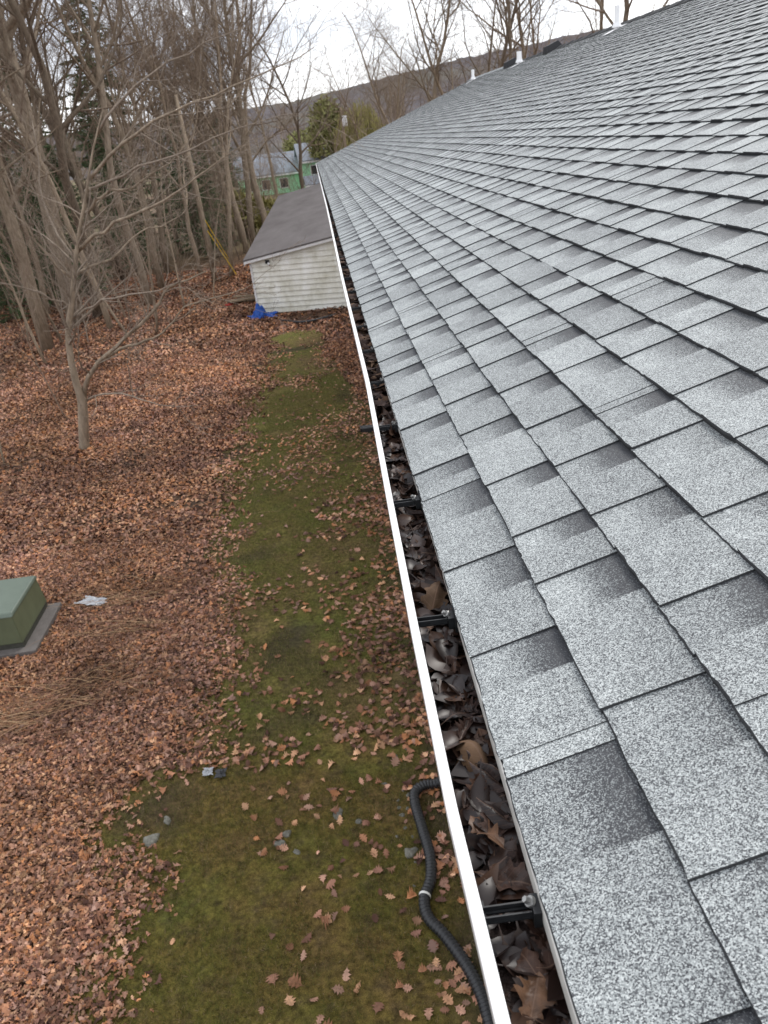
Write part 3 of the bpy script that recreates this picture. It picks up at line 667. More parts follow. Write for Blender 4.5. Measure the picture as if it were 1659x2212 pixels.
tag(link(bpy.data.objects.new('leaf_scraps', me)), 'matted wet leaf scraps packed under the near gutter leaves', 'leaves', kind='stuff')
# the two pale curled leaves that stand out
for (yy, xx, s, rz, lb, seed) in ((.80, .125, 1.05, 1.9, 'tan curled leaf in the gutter just above the nearest hanger', 301), (1.22, .115, 1.0, 1.2, 'light brown rolled leaf in the gutter beyond the second hanger', 305), (2.9, .12, .9, .5, 'pale tan leaf standing up in the middle of the gutter', 309)):
    me = leaf_mesh('curled_leaf', O_HI, 3, .6, DRYLEAF, seed, .11, 1.0, np.array([.11, .066, .038])); o = link(bpy.data.objects.new('curled_leaf', me)); o.location = (xx, yy, LZ - .026); o.rotation_euler = (.25, -.3, rz); o.scale = (s, s * .8, s); tag(o, lb, 'leaf')

# ------------------------------------------------------------------ grass on the moss
X, Y = pts(330000, -3.3, .6, 3.2, 22); k = inview(X, Y) & (moss_val(X, Y) > .45) & (fbm(X, Y, 1.4, 44) + .25 * vnoise(X, Y, 9, 45) > .5); X, Y = X[k], Y[k]; N = len(X)
a = NP.uniform(0, 6.283, N); hgt = NP.uniform(.015, .05, N); wd = NP.uniform(.0015, .003, N); ln = NP.uniform(0, .05, N); b2 = NP.uniform(0, 6.283, N); z = gz(X, Y)
V = np.stack([np.stack([X - np.cos(a) * wd, Y - np.sin(a) * wd, z - .005], -1), np.stack([X + np.cos(a) * wd, Y + np.sin(a) * wd, z - .005], -1), np.stack([X + np.cos(b2) * ln, Y + np.sin(b2) * ln, z + hgt], -1)], 1).reshape(-1, 3)
gp = np.where(Y > 6.6, 1.15, .9)[:, None] * np.array([1.02, .98, 1.0]) * np.array([[.105, .112, .026], [.085, .1, .022], [.145, .125, .036], [.22, .165, .085], [.28, .215, .125]])[np.minimum(NP.integers(0, 8, N), 4) if False else NP.choice(5, N, p=[.34, .3, .2, .11, .05])]
tag(link(bpy.data.objects.new('grass', np_mesh('grass', V, np.arange(N * 3).reshape(-1, 3), GRASS, np.repeat(gp, 3, 0)))), 'short sparse green grass growing through the moss', 'grass', kind='stuff')
# dead stalks around the cabinet and through the litter
sk = []; sf = []; scol = []
def stalk(x, y, ang, ln, up, wdt, col):
    n = 4; px_, py_ = x, y; i0 = len(sk); bend = random.uniform(-.5, .5)
    for i in range(n + 1):
        t = i / n; aa = ang + bend * t; zz = float(gz(px_, py_)) + .02 + up * math.sin(t * 1.8) ; c, s = math.cos(aa), math.sin(aa); ww = wdt * (1 - .7 * t)
        sk.extend([(px_ - s * ww, py_ + c * ww, zz), (px_ + s * ww, py_ - c * ww, zz + ww)]); scol.extend([col, col]); px_ += c * ln / n; py_ += s * ln / n
    for i in range(n): sf.append((i0 + 2 * i, i0 + 2 * i + 1, i0 + 2 * i + 3, i0 + 2 * i + 2))
for cx, cy, n, sp, an in ((-3.6, 10.6, 300, .5, .15), (-3.85, 8.3, 330, .55, .35), (-4.5, 7.8, 220, .5, .3), (-3.4, 9.6, 260, .5, .2), (-7.5, 15.5, 220, 1.4, .6), (-9, 19, 240, 1.8, .5), (-4.4, 12.5, 90, 1.0, .3), (-9.5, 24, 300, 3.0, .8)):
    for _ in range(n):
        c = random.choice([(.3, .19, .105), (.24, .135, .075), (.16, .085, .052), (.36, .245, .145), (.12, .066, .044)])
        stalk(random.gauss(cx, sp), random.gauss(cy, sp * .45), random.gauss(an, .35) + (math.pi if random.random() < .3 else 0), random.uniform(.25, 1.0), random.uniform(.0, .12), random.uniform(.002, .0048), c)
tag(link(bpy.data.objects.new('dead_stalks', np_mesh('dead_stalks', np.array(sk), np.array(sf), STRAW, np.array(scol)))), 'flattened dead brown weed stalks lying over the leaf litter', 'stalks', kind='stuff')

# ------------------------------------------------------------------ things in the yard
# corrugated drain pipe
CP = [(.60, 5.84, .16), (.40, 5.83, .06), (.26, 5.83, .055), (.16, 5.76, .055), (.14, 5.6, .055), (.17, 5.3, .055), (.2, 4.98, .055), (.17, 4.73, .055), (.09, 4.55, .055), (.10, 4.37, .055), (.21, 4.19, .055), (.34, 3.91, .055), (.41, 3.66, .055), (.43, 3.4, .055), (.44, 2.9, .055), (.4, 2.3, .055)]
def spline(P, step):
    P = [Vector(p) for p in P]; out = []
    for i in range(len(P) - 1):
        p0, p1, p2, p3 = P[max(i - 1, 0)], P[i], P[i + 1], P[min(i + 2, len(P) - 1)]; n = max(2, int((p2 - p1).length / step))
        for k in range(n):
            t = k / n; out.append(.5 * ((2 * p1) + (p2 - p0) * t + (2 * p0 - 5 * p1 + 4 * p2 - p3) * t * t + (3 * p1 - p0 - 3 * p2 + p3) * t ** 3))
    return out + [P[-1]]
dp = empty('drain_pipe', (.2, 4.5, 0), label='black corrugated drain pipe snaking along the ground beside the wall', cat='pipe')
pp = spline(CP, .0085); rr = [(.051 if (i // 2) % 2 == 0 else   .041) for i in range(len(pp))]
o = MB().tube(pp, rr, 14).build('corrugated_hose', BLACKPL, dp, True); o.location = (-.2, -4.5, 0)
ib = min(range(len(pp)), key=lambda i: (pp[i] - Vector((.085, 4.585, .055))).length)
o = MB().tube(pp[ib - 1:ib + 3], [.0525] * 4, 14, False).build('white_band', simple('white_sticker', (.7, .7, .66), .6, .2), dp, True); o.location = (-.2, -4.5, 0)
# dark drain outlet further along the wall
st = empty('drain_outlet', (.4, 16.4, 0), label='dark boxy downspout outlet sticking out past the gutter by the moss', cat='outlet')
bevel(MB().box((-.14, -.1, .02), (.26, .1, .15)).build('body', BLACKPL, st), .012); MB().box((-.155, -.112, .01), (-.141, .112, .165)).build('rim', BLACKPL, st)
# green cabinet on its pad
cb = empty('utility_cabinet', (-5.4, 9.9, 0), label='green metal utility cabinet on a concrete pad at the left edge', cat='cabinet')
bevel(MB().box((-.6, -.64, -.12), (.68, .62, .10)).build('pad', CONC, cb), .012)
pr = [(-.5, -.52, .1), (.5, -.52, .1), (.5, .57, .1), (-.5, .57, .1)]
def frust(z0, z1, x0, x1, ya, yb, xi0, xi1, yai, ybi):
    mb = MB(); b = [(x0, ya, z0), (x1, ya, z0), (x1, yb, z0), (x0, yb, z0)]; t = [(xi0, yai, z1), (xi1, yai, z1), (xi1, ybi, z1), (xi0, ybi, z1)]
    mb.poly(b[::-1]); mb.poly(t)
    for i in range(4): j = (i + 1) % 4; mb.quad(b[i], b[j], t[j], t[i])
    return mb
def weld(o):
    m = o.modifiers.new('weld', 'WELD'); m.merge_threshold = .0005; return o
o = frust(.101, .175, -.495, .495, -.515, .565, -.49, .49, -.51, .56).build('base_skirt', CABBASE, cb)
o = bevel(weld(frust(.176, .60, -.5, .5, -.52, .57, -.5, .47, -.5, .55).build('body', CABINET, cb)), .012)
o = bevel(weld(frust(.601, .655, -.515, .49, -.525, .575, -.5, .468, -.47, .545).build('lid', CABTOP, cb)), .018, 3)
MB().box((.1, -.535, .3), (.16, -.522, .42)).build('latch', CABBASE, cb)
# plastic scrap, litter, stones
def rag(name, loc, size, mat, seed, hgt, n=13, asp=1.0, peak=0.0):
    mb = MB(); r = random.Random(seed)
    for i in range(n):
        for j in range(n):
            x_, y_ = (i / (n - 1) - .5), (j / (n - 1) - .5); q = mnoise.noise((x_ * 3 + seed, y_ * 3, 1)); q2 = mnoise.noise((x_ * 9, y_ * 9 + seed, 2)); q3 = abs(mnoise.noise((x_ * 6 + seed * 2, y_ * 6, 7)))
            rr_ = math.hypot(x_, y_) * 2; edge = 1 + .28 * q2 + .25 * q
            mb.v.append((x_ * size * edge, y_ * size * asp * edge, max(.008, hgt * (.25 + .5 * q + .35 * q2 + .5 * q3) * max(0, 1 - rr_ * .75) + peak * max(0, 1 - rr_ * 1.3) * (1 + .5 * q2))))
    for i in range(n - 1):
        for j in range(n - 1): a = i * n + j; mb.f.append((a, a + n, a + n + 1, a + 1)); mb.mi.append(0)
    o = mb.build(name, mat); o.location = loc; m = o.modifiers.new('thick', 'SOLIDIFY'); m.thickness = .004; return o
o = rag('plastic_scrap', (-4.25, 10.5, .04), .42, PLASTIC, 4, .09, asp=.5); o.rotation_euler[2] = -.45; tag(o, 'crumpled whitish plastic scrap on leaves right of the green cabinet', 'plastic')
o = rag('paper_scrap', (-2.01, 6.49, .03), .11, PLASTIC, 9, .06); tag(o, 'small crumpled white scrap at the moss edge', 'scrap')
o = rag('black_scrap', (-1.87, 6.45, .02), .12, BLACKPL, 12, .05); tag(o, 'small black scrap beside the crumpled white scrap', 'scrap')
tp = rag('blue_tarp', (-2.75, 31.0, .0), 1.0, TARP, 21, .42, 26, .85, .3); tag(tp, 'crumpled bright blue tarp at the corner of the shed', 'tarp')
def stone(loc, s, asp, seed, label, flat=.35):
    mb = MB(); n, m = 9, 5; mb.v.append((0, 0, flat * s))
    for j in range(1, m):
        ph = j / (m - 1) * math.pi * .5
        for i in range(n):
            a = 2 * math.pi * i / n; q = 1 + .5 * mnoise.noise((math.cos(a) * 1.5 + seed, math.sin(a) * 1.5, seed)); mb.v.append((math.sin(ph) ** .6 * math.cos(a) * s * q, math.sin(ph) ** .6 * math.sin(a) * s * asp * q, math.cos(ph) * flat * s * q - .004))
    for i in range(n): mb.f.append((0, 1 + i, 1 + (i + 1) % n)); mb.mi.append(0)
    for j in range(m - 2):
        for i in range(n): a = 1 + j * n + i; b = 1 + j * n + (i + 1) % n; mb.f.append((a, a + n, b + n, b)); mb.mi.append(0)
    o = mb.build('stone', STONE, smooth=False); o.location = (loc[0], loc[1], float(gz(*loc)) + .004); o.rotation_euler[2] = seed; tag(o, label, 'stone', 'stones in the moss')
stone((-2.5, 5.71), .085, .9, 1.3, 'round flat grey stone at the left edge of the moss'); stone((-2.37, 5.93), .07, .5, 2.2, 'long pale stone just beyond the round flat one')
stone((.03, 5.1), .085, .6, 3.7, 'flat grey stone beside the black drain pipe'); stone((-1.14, 5.53), .055, .7, 4.1, 'pale small stone in the middle of the moss'); stone((-1.2, 5.42), .06, .8, 5.5, 'pale stone next to the middle small stone')
stone((-.63, 5.69), .055, 1.3, 6.1, 'upright oval grey stone right of the middle of the moss'); stone((-.43, 5.56), .04, .8, 7.4, 'little grey stone right of the upright oval one'); stone((-1.04, 5.3), .04, .7, 8.8, 'white pebble below the middle small stones'); stone((-.14, 6.0), .03, .5, 9.2, 'tiny white pebble near the wall above the drain pipe')
for i in range(14): stone((.05 + random.uniform(-.14, .12), random.uniform(4.7, 6.6)), random.uniform(.014, .035), random.uniform(.6, 1), 20 + i * 1.7, 'small grey pebble in the bare soil beside the drain pipe')
# black hose arc in front of the shed
hp = spline([(-2.05, 29.62, .06), (-1.74, 29.35, .07), (-1.42, 28.85, .08), (-1.11, 28.65, .085), (-.76, 28.66, .085), (-.39, 28.95, .075), (.1, 29.5, .03)], .08)
tag(MB().tube(hp, [.045 if i > len(hp) * .3 else .03 for i in range(len(hp))], 7).build('garden_edging', BLACKPL, smooth=True), 'black curved edging pipe on the ground before the shed', 'pipe')
# ------------------------------------------------------------------ shed
SB_ = Vector((-2.934, 31.875, 0)); SD = Vector((.9586, -.2848, 0)); SN = Vector((.2848, .9586, 0))  # along front, and backwards
shed = empty('shed', SB_, 0, label='low white sided shed with dark sloping roof beyond the house', cat='shed')
rz_ = lambda u: 1.98 + .161 * (u + .25)      # underside of the roof along the front
UW, DEP = 5.4, 18.0
lift = lambda d: .062 * max(d, 0)
MB().box((.02, .02, -.1), (UW - .02, .1, 1.86)).build('front_wall', SIDING, shed); MB().box((.02, .12, -.1), (.12, DEP, 1.95)).build('side_wall', SIDING, shed); MB().box((UW - .12, .12, -.1), (UW - .02, DEP, 2.7)).build('side_wall', SIDING, shed)
LAP = .2
for i in range(16):
    z0 = -.02 + i * LAP; z1 = z0 + LAP + .012
    us = max(0, (z0 + .0 - 1.98 + .0) / .161 - .25 + .05)
    if us > UW: break
    mb = MB(); ue = UW
    ua = max(0, (z1 - 1.95) / .161 - .25)
    a = [(us, -.048, z0), (ue, -.048, z0), (ue, .012, min(z1, rz_(ue))), (ua, .012, z1)] if ua < UW else [(us, -.048, z0), (ue, -.048, z0), (ue, .01, rz_(ue))]
    b = [(p[0], p[1] + .012 if k_ > 1 else p[1] + .058, p[2]) for k_, p in enumerate(a)]
    mb.poly(a); mb.poly(b[::-1])
    for k_ in range(len(a)): j = (k_ + 1) % len(a); mb.quad(a[k_], b[k_], b[j], a[j])
    mb.build('siding_plank', SIDING, shed)
MB().box((-.05, -.062, -.03), (.03, .06, 1.9)).build('corner_post', TRIM, shed)
def slab(u0, u1, d0, d1, t0, t1, dz0=0, dz1=0):
    mb = MB(); P = [(u0, d0), (u1, d0), (u1, d1), (u0, d1)]; lo = [(u, d, rz_(u) + lift(d) + t0) for u, d in P]; hi = [(u, d, rz_(u) + lift(d) + t1) for u, d in P]
    mb.poly(lo[::-1]); mb.poly(hi)
    for i in range(4): j = (i + 1) % 4; mb.quad(lo[i], lo[j], hi[j], hi[i])
    return mb
slab(-.25, UW + .2, -.25, DEP, .04, .10).build('roof', ROLL, shed)
for d in np.arange(.85, DEP, .95): slab(-.248, UW + .19, d, d + .96 if d + .96 < DEP else DEP - .01, .1005, .106 + .001 * (int(d) % 2)).build('roof_strip', ROLL, shed)
slab(-.24, UW + .18, -.24, -.215, -.06, .039).build('rake_board', TRIM, shed); slab(-.24, -.215, -.214, DEP, -.12, .039).build('eave_board', TRIM, shed)
slab(-.2, UW, -.21, 0.0, .01, .03).build('rake_soffit', TRIM, shed)
lp = MB().box((.62, -.06, 1.86), (.78, -.006, 2.0)).build('wall_lamp', DARKVENT, shed)
link(bpy.data.objects.new('bulb', MB().tube([(.74, -.06, 1.9), (.76, -.13, 1.85), (.765, -.16, 1.83)], [.03, .05, .04], 10).mesh('bulb', FLASH, True)), lp)
SHT = Matrix(((SD.x, .05, 0, 0), (SD.y, 1, 0, 0), (0, 0, 1, 0), (0, 0, 0, 1)))
for ch in [c for c in bpy.data.objects if c.parent == shed or (c.parent and c.parent.parent == shed)]: ch.data.transform(SHT)
# odds and ends left of the shed
wp = empty('scrap_pile', (-3.75, 34.4, 0), label='dark low pile of boards and scrap left of the shed', cat='pile')
for i in range(7): MB().box((-.6, -.08, 0), (.6, .08, .06), T=Matrix.Translation((random.uniform(-.15, .2), random.uniform(-.5, .5), .05 + .06 * i * .5)) @ Matrix.Rotation(random.uniform(-.4, .4), 4, 'Z')).build('board', BARKDARK if i < 5 else WOODP, wp)
o = rag('red_scrap', (-4.35, 34.3, .03), .35, RED, 33, .2); tag(o, 'small faded red scrap by the dark board pile', 'scrap')

# ------------------------------------------------------------------ trees
def ortho(d, a):
    u = d.orthogonal().normalized(); v2 = d.cross(u); return u * math.cos(a) + v2 * math.sin(a)
def grow(mbs, r, P, D, Ln, rad, lvl, mx, trop=.12, wob=.16, kids=(0, 9, 7, 6, 4), ratio=.52, sides=(9, 6, 4, 3, 3), ang=(.6, 1.05), start=.25, minr=.0035):
    seg = (10, 6, 4, 3, 2)[min(lvl, 4)]; pts_ = [P.copy()]; rs_ = [rad]; d = D.normalized(); step = Ln / seg
    for i in range(seg):
        d = (d + Vector((r.gauss(0, wob), r.gauss(0, wob), r.gauss(0, wob) + trop))).normalized(); P = P + d * step
        pts_.append(P.copy()); rs_.append(max(minr, rad * (1 - .85 * (i + 1) / seg)))
    branch(mbs, r, pts_, rs_, lvl, mx, trop, wob, kids, ratio, sides, ang, start, minr, Ln)
def branch(mbs, r, pts_, rs_, lvl, mx, trop, wob, kids, ratio, sides, ang, start, minr, Ln):
    mbs[0 if rs_[0] > .045 else 1].tube(pts_, rs_, sides[min(lvl, 4)], lvl == 0)
    if lvl >= mx: return
    n = kids[min(lvl + 1, len(kids) - 1)]
    for k in range(n):
        t = start + (1 - start) * ((k + r.random()) / n); f = t * (len(pts_) - 1); i = min(int(f), len(pts_) - 2)
        p = pts_[i].lerp(pts_[i + 1], f - i); d = (pts_[i + 1] - pts_[i]).normalized(); a = r.uniform(*ang)
        nd = d * math.cos(a) + ortho(d, r.uniform(0, 6.283)) * math.sin(a)
        rb = (rs_[i] * (1 - (f - i)) + rs_[i + 1] * (f - i)) * r.uniform(.42, .68)
        grow(mbs, r, p, nd, Ln * ratio * r.uniform(.65, 1.2) * (1.15 - .55 * t), max(rb, minr), lvl + 1, mx, trop, wob, kids, ratio, sides, ang, .12, minr)
def tree_proto(name, seed, H=17, rad=.2, mx=4, bark=BARK, twig=TWIG, lean=(0, 0), **k):
    r = random.Random(seed); mbs = (MB(), MB()); grow(mbs, r, Vector((0, 0, -.15)), Vector((lean[0], lean[1], 1)), H, rad, 0, mx, **k)
    e = empty(name); mbs[0].build('trunk', bark, e, True); mbs[1].build('crown', twig, e, True); return e
KF = dict(kids=(0, 14, 8, 6, 5), trop=.10, wob=.10, ratio=.42, start=.3)
protos = [tree_proto('bare_tree', 11, 17, .19, 4, BARK, TWIG, (.05, 0), **KF), tree_proto('bare_tree', 12, 19, .22, 4, BARKDARK, TWIG, (-.08, .02), **KF),
          tree_proto('bare_tree', 13, 15, .14, 4, BARK, TWIG, (.12, 0), **dict(KF, start=.4)), tree_proto('bare_tree', 14, 18, .17, 4, BARKPALE, TWIG, (-.04, 0), **dict(KF, start=.45)),
          tree_proto('bare_tree', 15, 14, .15, 4, BARK, TWIG, (.0, .06), kids=(0, 9, 9, 7, 4), trop=.06, wob=.16, ratio=.55, start=.22)]
sap = [tree_proto('sapling', 21, 6.5, .035, 3, TWIG, TWIG, (.1, 0), kids=(0, 12, 6, 4), trop=.1, wob=.12, ratio=.4, start=.2), tree_proto('sapling', 22, 5, .03, 3, TWIGPALE, TWIGPALE, (-.2, 0), kids=(0, 10, 7, 4), trop=.05, wob=.2, ratio=.5, start=.15), tree_proto('sapling', 23, 8, .05, 3, BARK, TWIG, (.05, .1), kids=(0, 14, 7, 4), trop=.1, wob=.1, ratio=.36, start=.25)]
used = set(); rt = random.Random(99)
def place(pr_, x, y, rz, s, label, group=None, cat='tree', tilt=(0, 0)):
    z = float(gz(x, y))
    if id(pr_) not in used:
        used.add(id(pr_)); o = pr_; o.location = (x, y, z); o.rotation_euler = (tilt[0], tilt[1], rz); o.scale = (s, s, s)
    else: o = copy_tree(pr_, (x, y, z), rz, s, tilt)
    o['label'] = label; o['category'] = cat
    if group: o['group'] = group
    elif 'group' in o: del o['group']
    return o
KIND = ['brown barked upright bare tree', 'dark barked tall bare tree', 'slender leaning bare tree', 'pale barked high crowned bare tree', 'wide spreading bare tree']
def wood(k, x, y, s):
    dp_ = 'at the front of the wood on the left' if y < 46 else ('in the middle of the wood left of the shed' if y < 68 else 'deep at the back of the wood on the left')
    lb = KIND[k] + ' ' + dp_; place(protos[k], x, y, rt.uniform(0, 6.28), s, lb, lb.replace(' bare tree', ' trees'))
# the two big leaning trunks and other trunks one can tell apart
bt = (MB(), MB()); r = random.Random(51)
tp_ = [Vector(q) for q in ((-11.0, 34.9, -.1), (-10.95, 34.95, 3), (-10.9, 35.2, 6), (-10.95, 35.5, 9), (-11.1, 35.8, 12), (-11.4, 36, 16), (-11.6, 36, 20))]
branch(bt, r, tp_, [.42, .36, .33, .3, .26, .2, .08], 0, 4, .1, .12, (0, 12, 7, 5, 4), .4, (12, 6, 4, 3, 3), (.6, 1.1), .4, .004, 18)
e = empty('big_tree', (0, 0, 0), label='thick pale flaking trunk leaning at the upper left', cat='tree'); bt[0].build('trunk', BARKPALE, e, True); bt[1].build('crown', TWIG, e, True)
bt = (MB(), MB()); r = random.Random(52)
tp_ = [Vector(q) for q in ((-10.8, 30.0, -.1), (-10.78, 30, 2), (-10.75, 30.1, 4), (-10.9, 30.2, 6.5), (-11.3, 30.3, 10), (-11.9, 30.3, 15))]
branch(bt, r, tp_, [.27, .24, .22, .2, .16, .06], 0, 4, .1, .13, (0, 10, 7, 5, 4), .42, (10, 6, 4, 3, 3), (.6, 1.1), .4, .004, 14)
e = empty('big_tree', (0, 0, 0), label='brown trunk nearest the left edge in front of the thick pale trunk', cat='tree'); bt[0].build('trunk', BARK, e, True); bt[1].build('crown', TWIG, e, True)
for (x, y, pi, s, lb) in ((-10.3, 35.6, 1, 1.05, 'dark trunk standing just right of the thick pale leaning trunk'), (-9.03, 32.57, 2, .95, 'slim leaning trunk right of the forked grey tree'), (-8.22, 36.9, 3, 1.1, 'pale straight trunk in the middle of the wood edge'), (-8.5, 41.8, 0, 1.0, 'brown trunk behind the pale straight one at the wood edge'),
                          (-5.0, 42.3, 2, .9, 'thin tree right beside the grey pole left of the shed'), (-6.9, 45, 4, .9, 'bushy bare tree just behind the grey pole'), (-1.2, 58, 1, .75, 'dark leaning tree right behind the shed roof'), (1.0, 62, 2, .7, 'slender tree behind the far roof corner')):
    place(protos[pi], x, y, rt.uniform(0, 6.28), s, lb)
n = 0
while n < 50:
    y = rt.uniform(34, 98); hw = y * .47
    x = rt.uniform(-hw - 3, min(-4.5 - (y - 34) * .02, -3.2))
    if abs(x + 9) < 3.2 and y < 40: continue
    wood(rt.choice([0, 0, 1, 2, 2, 3, 3, 4]), x, y, rt.uniform(.72, 1.1)); n += 1
for (x, y, s) in ((-14.5, 27, .9), (-17, 33, 1.0), (-13.2, 38, .9), (-13.8, 44, 1.0), (-9.6, 47, .95), (-4.9, 52, .95), (-6.5, 56, 1.1), (-4.2, 60, 1.1), (-7.5, 63, 1.15), (-5.2, 68, 1.2), (-3.6, 74, 1.15), (-6.8, 50, 1.05), (-3.6, 55, 1.2), (-5.6, 58, 1.25), (-4.6, 54, 1.15)):
    wood(rt.choice([0, 2, 4]), x, y, s)
for i in range(78):
    y = rt.uniform(26, 60); x = rt.uniform(-y * .48 - 1, -4.2 if y > 33 else -6.5)
    place(sap[rt.randrange(3)], x, y, rt.uniform(0, 6.28), rt.uniform(.5, 1.15), 'thin bare sapling among the trunks of the wood on the left', 'saplings in the wood', 'sapling', (rt.uniform(-.2, .2), rt.uniform(-.2, .2)))
for (x, y, s) in ((-5.9, 21.7, .55), (-8.1, 17.6, .5), (-7.4, 20.5, .6), (-9.2, 19.4, .55)):
    place(sap[rt.randrange(3)], x, y, rt.uniform(0, 6.28), s, 'thin bare sapling standing in leaf litter close to the forked tree', 'saplings by the forked tree', 'sapling', (rt.uniform(-.1, .1), rt.uniform(-.1, .1)))
# right side: bare trees rising behind the roof
for (x, y, pi, s, lb) in ((8.7, 60, 0, 1.1, 'leftmost tall bare tree rising behind the shingle roof'), (10.6, 61, 4, 1.25, 'spreading bare tree behind the roof left of the middle white pipe'), (11.6, 59, 1, 1.05, 'dark upright stem beside the spreading tree behind the roof'), (14.4, 60, 3, 1.15, 'straight single trunk behind the roof above the middle white pipe'), (16.6, 62, 0, 1.15, 'tall bare tree behind the roof between two dark vents'), (20.3, 60, 1, 1.25, 'bare tree behind the roof near the tallest white pipe'), (24.5, 58, 4, 1.2, 'rightmost spreading bare tree behind the roof ridge'), (6.7, 72, 4, .95, 'smaller hazy bare tree in the gap behind the roof'), (4.6, 66, 2, .8, 'low bare tree just right of the far roof corner'), (13.0, 66, 4, 1.2, 'fine twigged crown filling the gap left of the straight single trunk'), (18.6, 68, 4, 1.25, 'broad fine crown behind the roof between the last two white pipes'), (22.6, 66, 3, 1.25, 'pale tall tree at the top edge right of the tallest white pipe'), (7.9, 80, 4, 1.2, 'faint broad crown behind the leftmost tall tree')):
    place(protos[pi], x, y, rt.uniform(0, 6.28), s, lb)
for i in range(46):
    y = rt.uniform(75, 210); x = rt.uniform(.03 * y + 3, .5 * y)
    place(protos[rt.randrange(5)], x, y, rt.uniform(0, 6.28), rt.uniform(.6, .9), 'small distant bare tree in the far woods below the hill', 'distant bare trees')
for i in range(34):
    y = rt.uniform(140, 260); x = rt.uniform(-.28 * y, .05 * y)
    place(protos[rt.randrange(5)], x, y, rt.uniform(0, 6.28), rt.uniform(.6, .85), 'small distant bare tree in the far woods behind the green house', 'distant bare trees behind the green house')
for i in range(115):
    y = rt.uniform(52, 106); x = rt.uniform(-.17 * y, .02 * y + .5)
    if y > 66 and x > -.03 * y: continue
    place(sap[rt.randrange(3)], x, y, rt.uniform(0, 6.28), rt.uniform(.45, 1.0), 'bare brown shrub in the brushy ground behind the shed', 'shrubs behind the shed', 'shrub', (rt.uniform(-.3, .3), rt.uniform(-.3, .3)))
# the forked grey tree in the yard, limbs laid out in space
ft = (MB(), MB()); r = random.Random(77)
def hp_(u, v, Yp):   # a point seen at (u,v) at depth Yp, used to lay out the limbs
    d = np.array([u - 829.5, v - 1106, 1680.]) @ M; q = CAM + d * (Yp / d[1]); return Vector(q)
Z4 = lambda L_, y0, y1: [hp_(x_ * .3704, 384 + y_ * .3704, y0 + (y1 - y0) * i / (len(L_) - 1)) for i, (x_, y_) in enumerate(L_)]
def limb(L_, y0, y1, r0, r1, n2=8, mx=3, st=.15, ln=None, jit=.02):
    P = Z4(L_, y0, y1); P = spline([tuple(p) for p in P], .35); P = [p + Vector((r.gauss(0, jit), r.gauss(0, jit), r.gauss(0, jit))) for p in P]; N = len(P)
    rs_ = [r0 + (r1 - r0) * i / (N - 1) for i in range(N)]; tot = sum((P[i + 1] - P[i]).length for i in range(N - 1))
    ft[0 if r0 > .03 else 1].tube(P, rs_, 9 if r0 > .06 else 6)
    for k in range(n2):
        t = st + (1 - st) * (k + r.random()) / n2; f = t * (N - 1); i = min(int(f), N - 2); p = P[i].lerp(P[i + 1], f - i); d = (P[i + 1] - P[i]).normalized(); a = r.uniform(.4, .95)
        nd = d * math.cos(a) + ortho(d, r.uniform(0, 6.283)) * math.sin(a) + Vector((.12, 0, .1))
        grow(ft, r, p, nd, (ln or tot * .38) * r.uniform(.5, 1.1), max(.005, rs_[i] * .42), 2, 4, .05, .18, (0, 0, 0, 4, 3), .5, (8, 6, 4, 3, 3), (.4, .95), .15, .003)
B = 17.9
P = Z4([(490, 1590), (488, 1480), (480, 1310), (445, 1200), (412, 1050), (398, 900), (415, 760), (430, 600), (450, 400), (480, 220), (510, 50), (540, -150), (600, -400)], B, 17.2); P[0].z = -.1
P = spline([tuple(p) for p in P], .3); N = len(P); rad_ = [float(np.interp(i / (N - 1), [0, .03, .15, .22, .5, 1], [.16, .125, .115, .085, .06, .012])) for i in range(N)]
ft[0].tube(P, rad_, 12)
for k in range(15):
    f = (.4 + .6 * k / 22) * (N - 1); i = min(int(f), N - 2); grow(ft, r, P[i], Vector((r.gauss(.2, .8), r.gauss(-.1, .6), .5)), r.uniform(1.2, 2.6), max(.008, rad_[i] * .5), 2, 4, .07, .17, (0, 0, 0, 6, 4), .5, (8, 6, 4, 3, 3), (.4, .95), .15, .003)
limb([(482, 1290), (505, 1200), (540, 1130), (620, 1040), (740, 920), (870, 810), (930, 720), (990, 640), (1090, 590), (1200, 560)], B, B - 1.6, .062, .012, 9)
limb([(620, 1042), (700, 1008), (800, 975), (900, 930), (980, 880), (1040, 790), (1120, 740), (1250, 700), (1420, 650), (1500, 610)], B - .25, B - 1.2, .034, .006, 8)
limb([(408, 830), (500, 770), (590, 715), (760, 685), (940, 655), (1040, 600), (1130, 560)], B - .1, B - 2, .03, .006, 7)
limb([(484, 1312), (560, 1275), (640, 1255), (760, 1270), (870, 1310), (990, 1335), (1150, 1325)], B, B - 1.3, .028, .005, 6)
limb([(425, 590), (520, 520), (650, 480), (760, 360), (870, 290), (1000, 250), (1100, 170)], B - .2, B + 1, .034, .006, 8)
limb([(450, 430), (520, 360), (600, 310), (740, 220), (880, 170), (1020, 90), (1140, 0), (1300, -120), (1500, -210)], B - .3, B - 2.2, .042, .006, 12)
limb([(505, 195), (560, 140), (640, 80), (740, 70), (830, 10), (980, -80), (1120, -230)], B - .4, B - 1.2, .038, .006, 10)
limb([(515, 20), (640, -120), (800, -260), (1000, -380), (1250, -480), (1600, -640), (1850, -760)], B - .5, B - 3.0, .036, .006, 13)
limb([(500, 90), (620, 30), (800, -60), (1000, -130), (1250, -230), (1500, -330), (1750, -380)], B - .4, B - 2.6, .03, .005, 12)
limb([(560, -260), (700, -450), (900, -620), (1200, -780), (1500, -900)], B - .6, B - 2, .03, .006, 10)
limb([(430, 600), (340, 520), (220, 380), (100, 150), (20, -60)], B - .1, B - .8, .032, .006, 9)
limb([(412, 760), (300, 700), (160, 640), (0, 610), (-150, 560)], B, B - 1.2, .024, .005, 8)
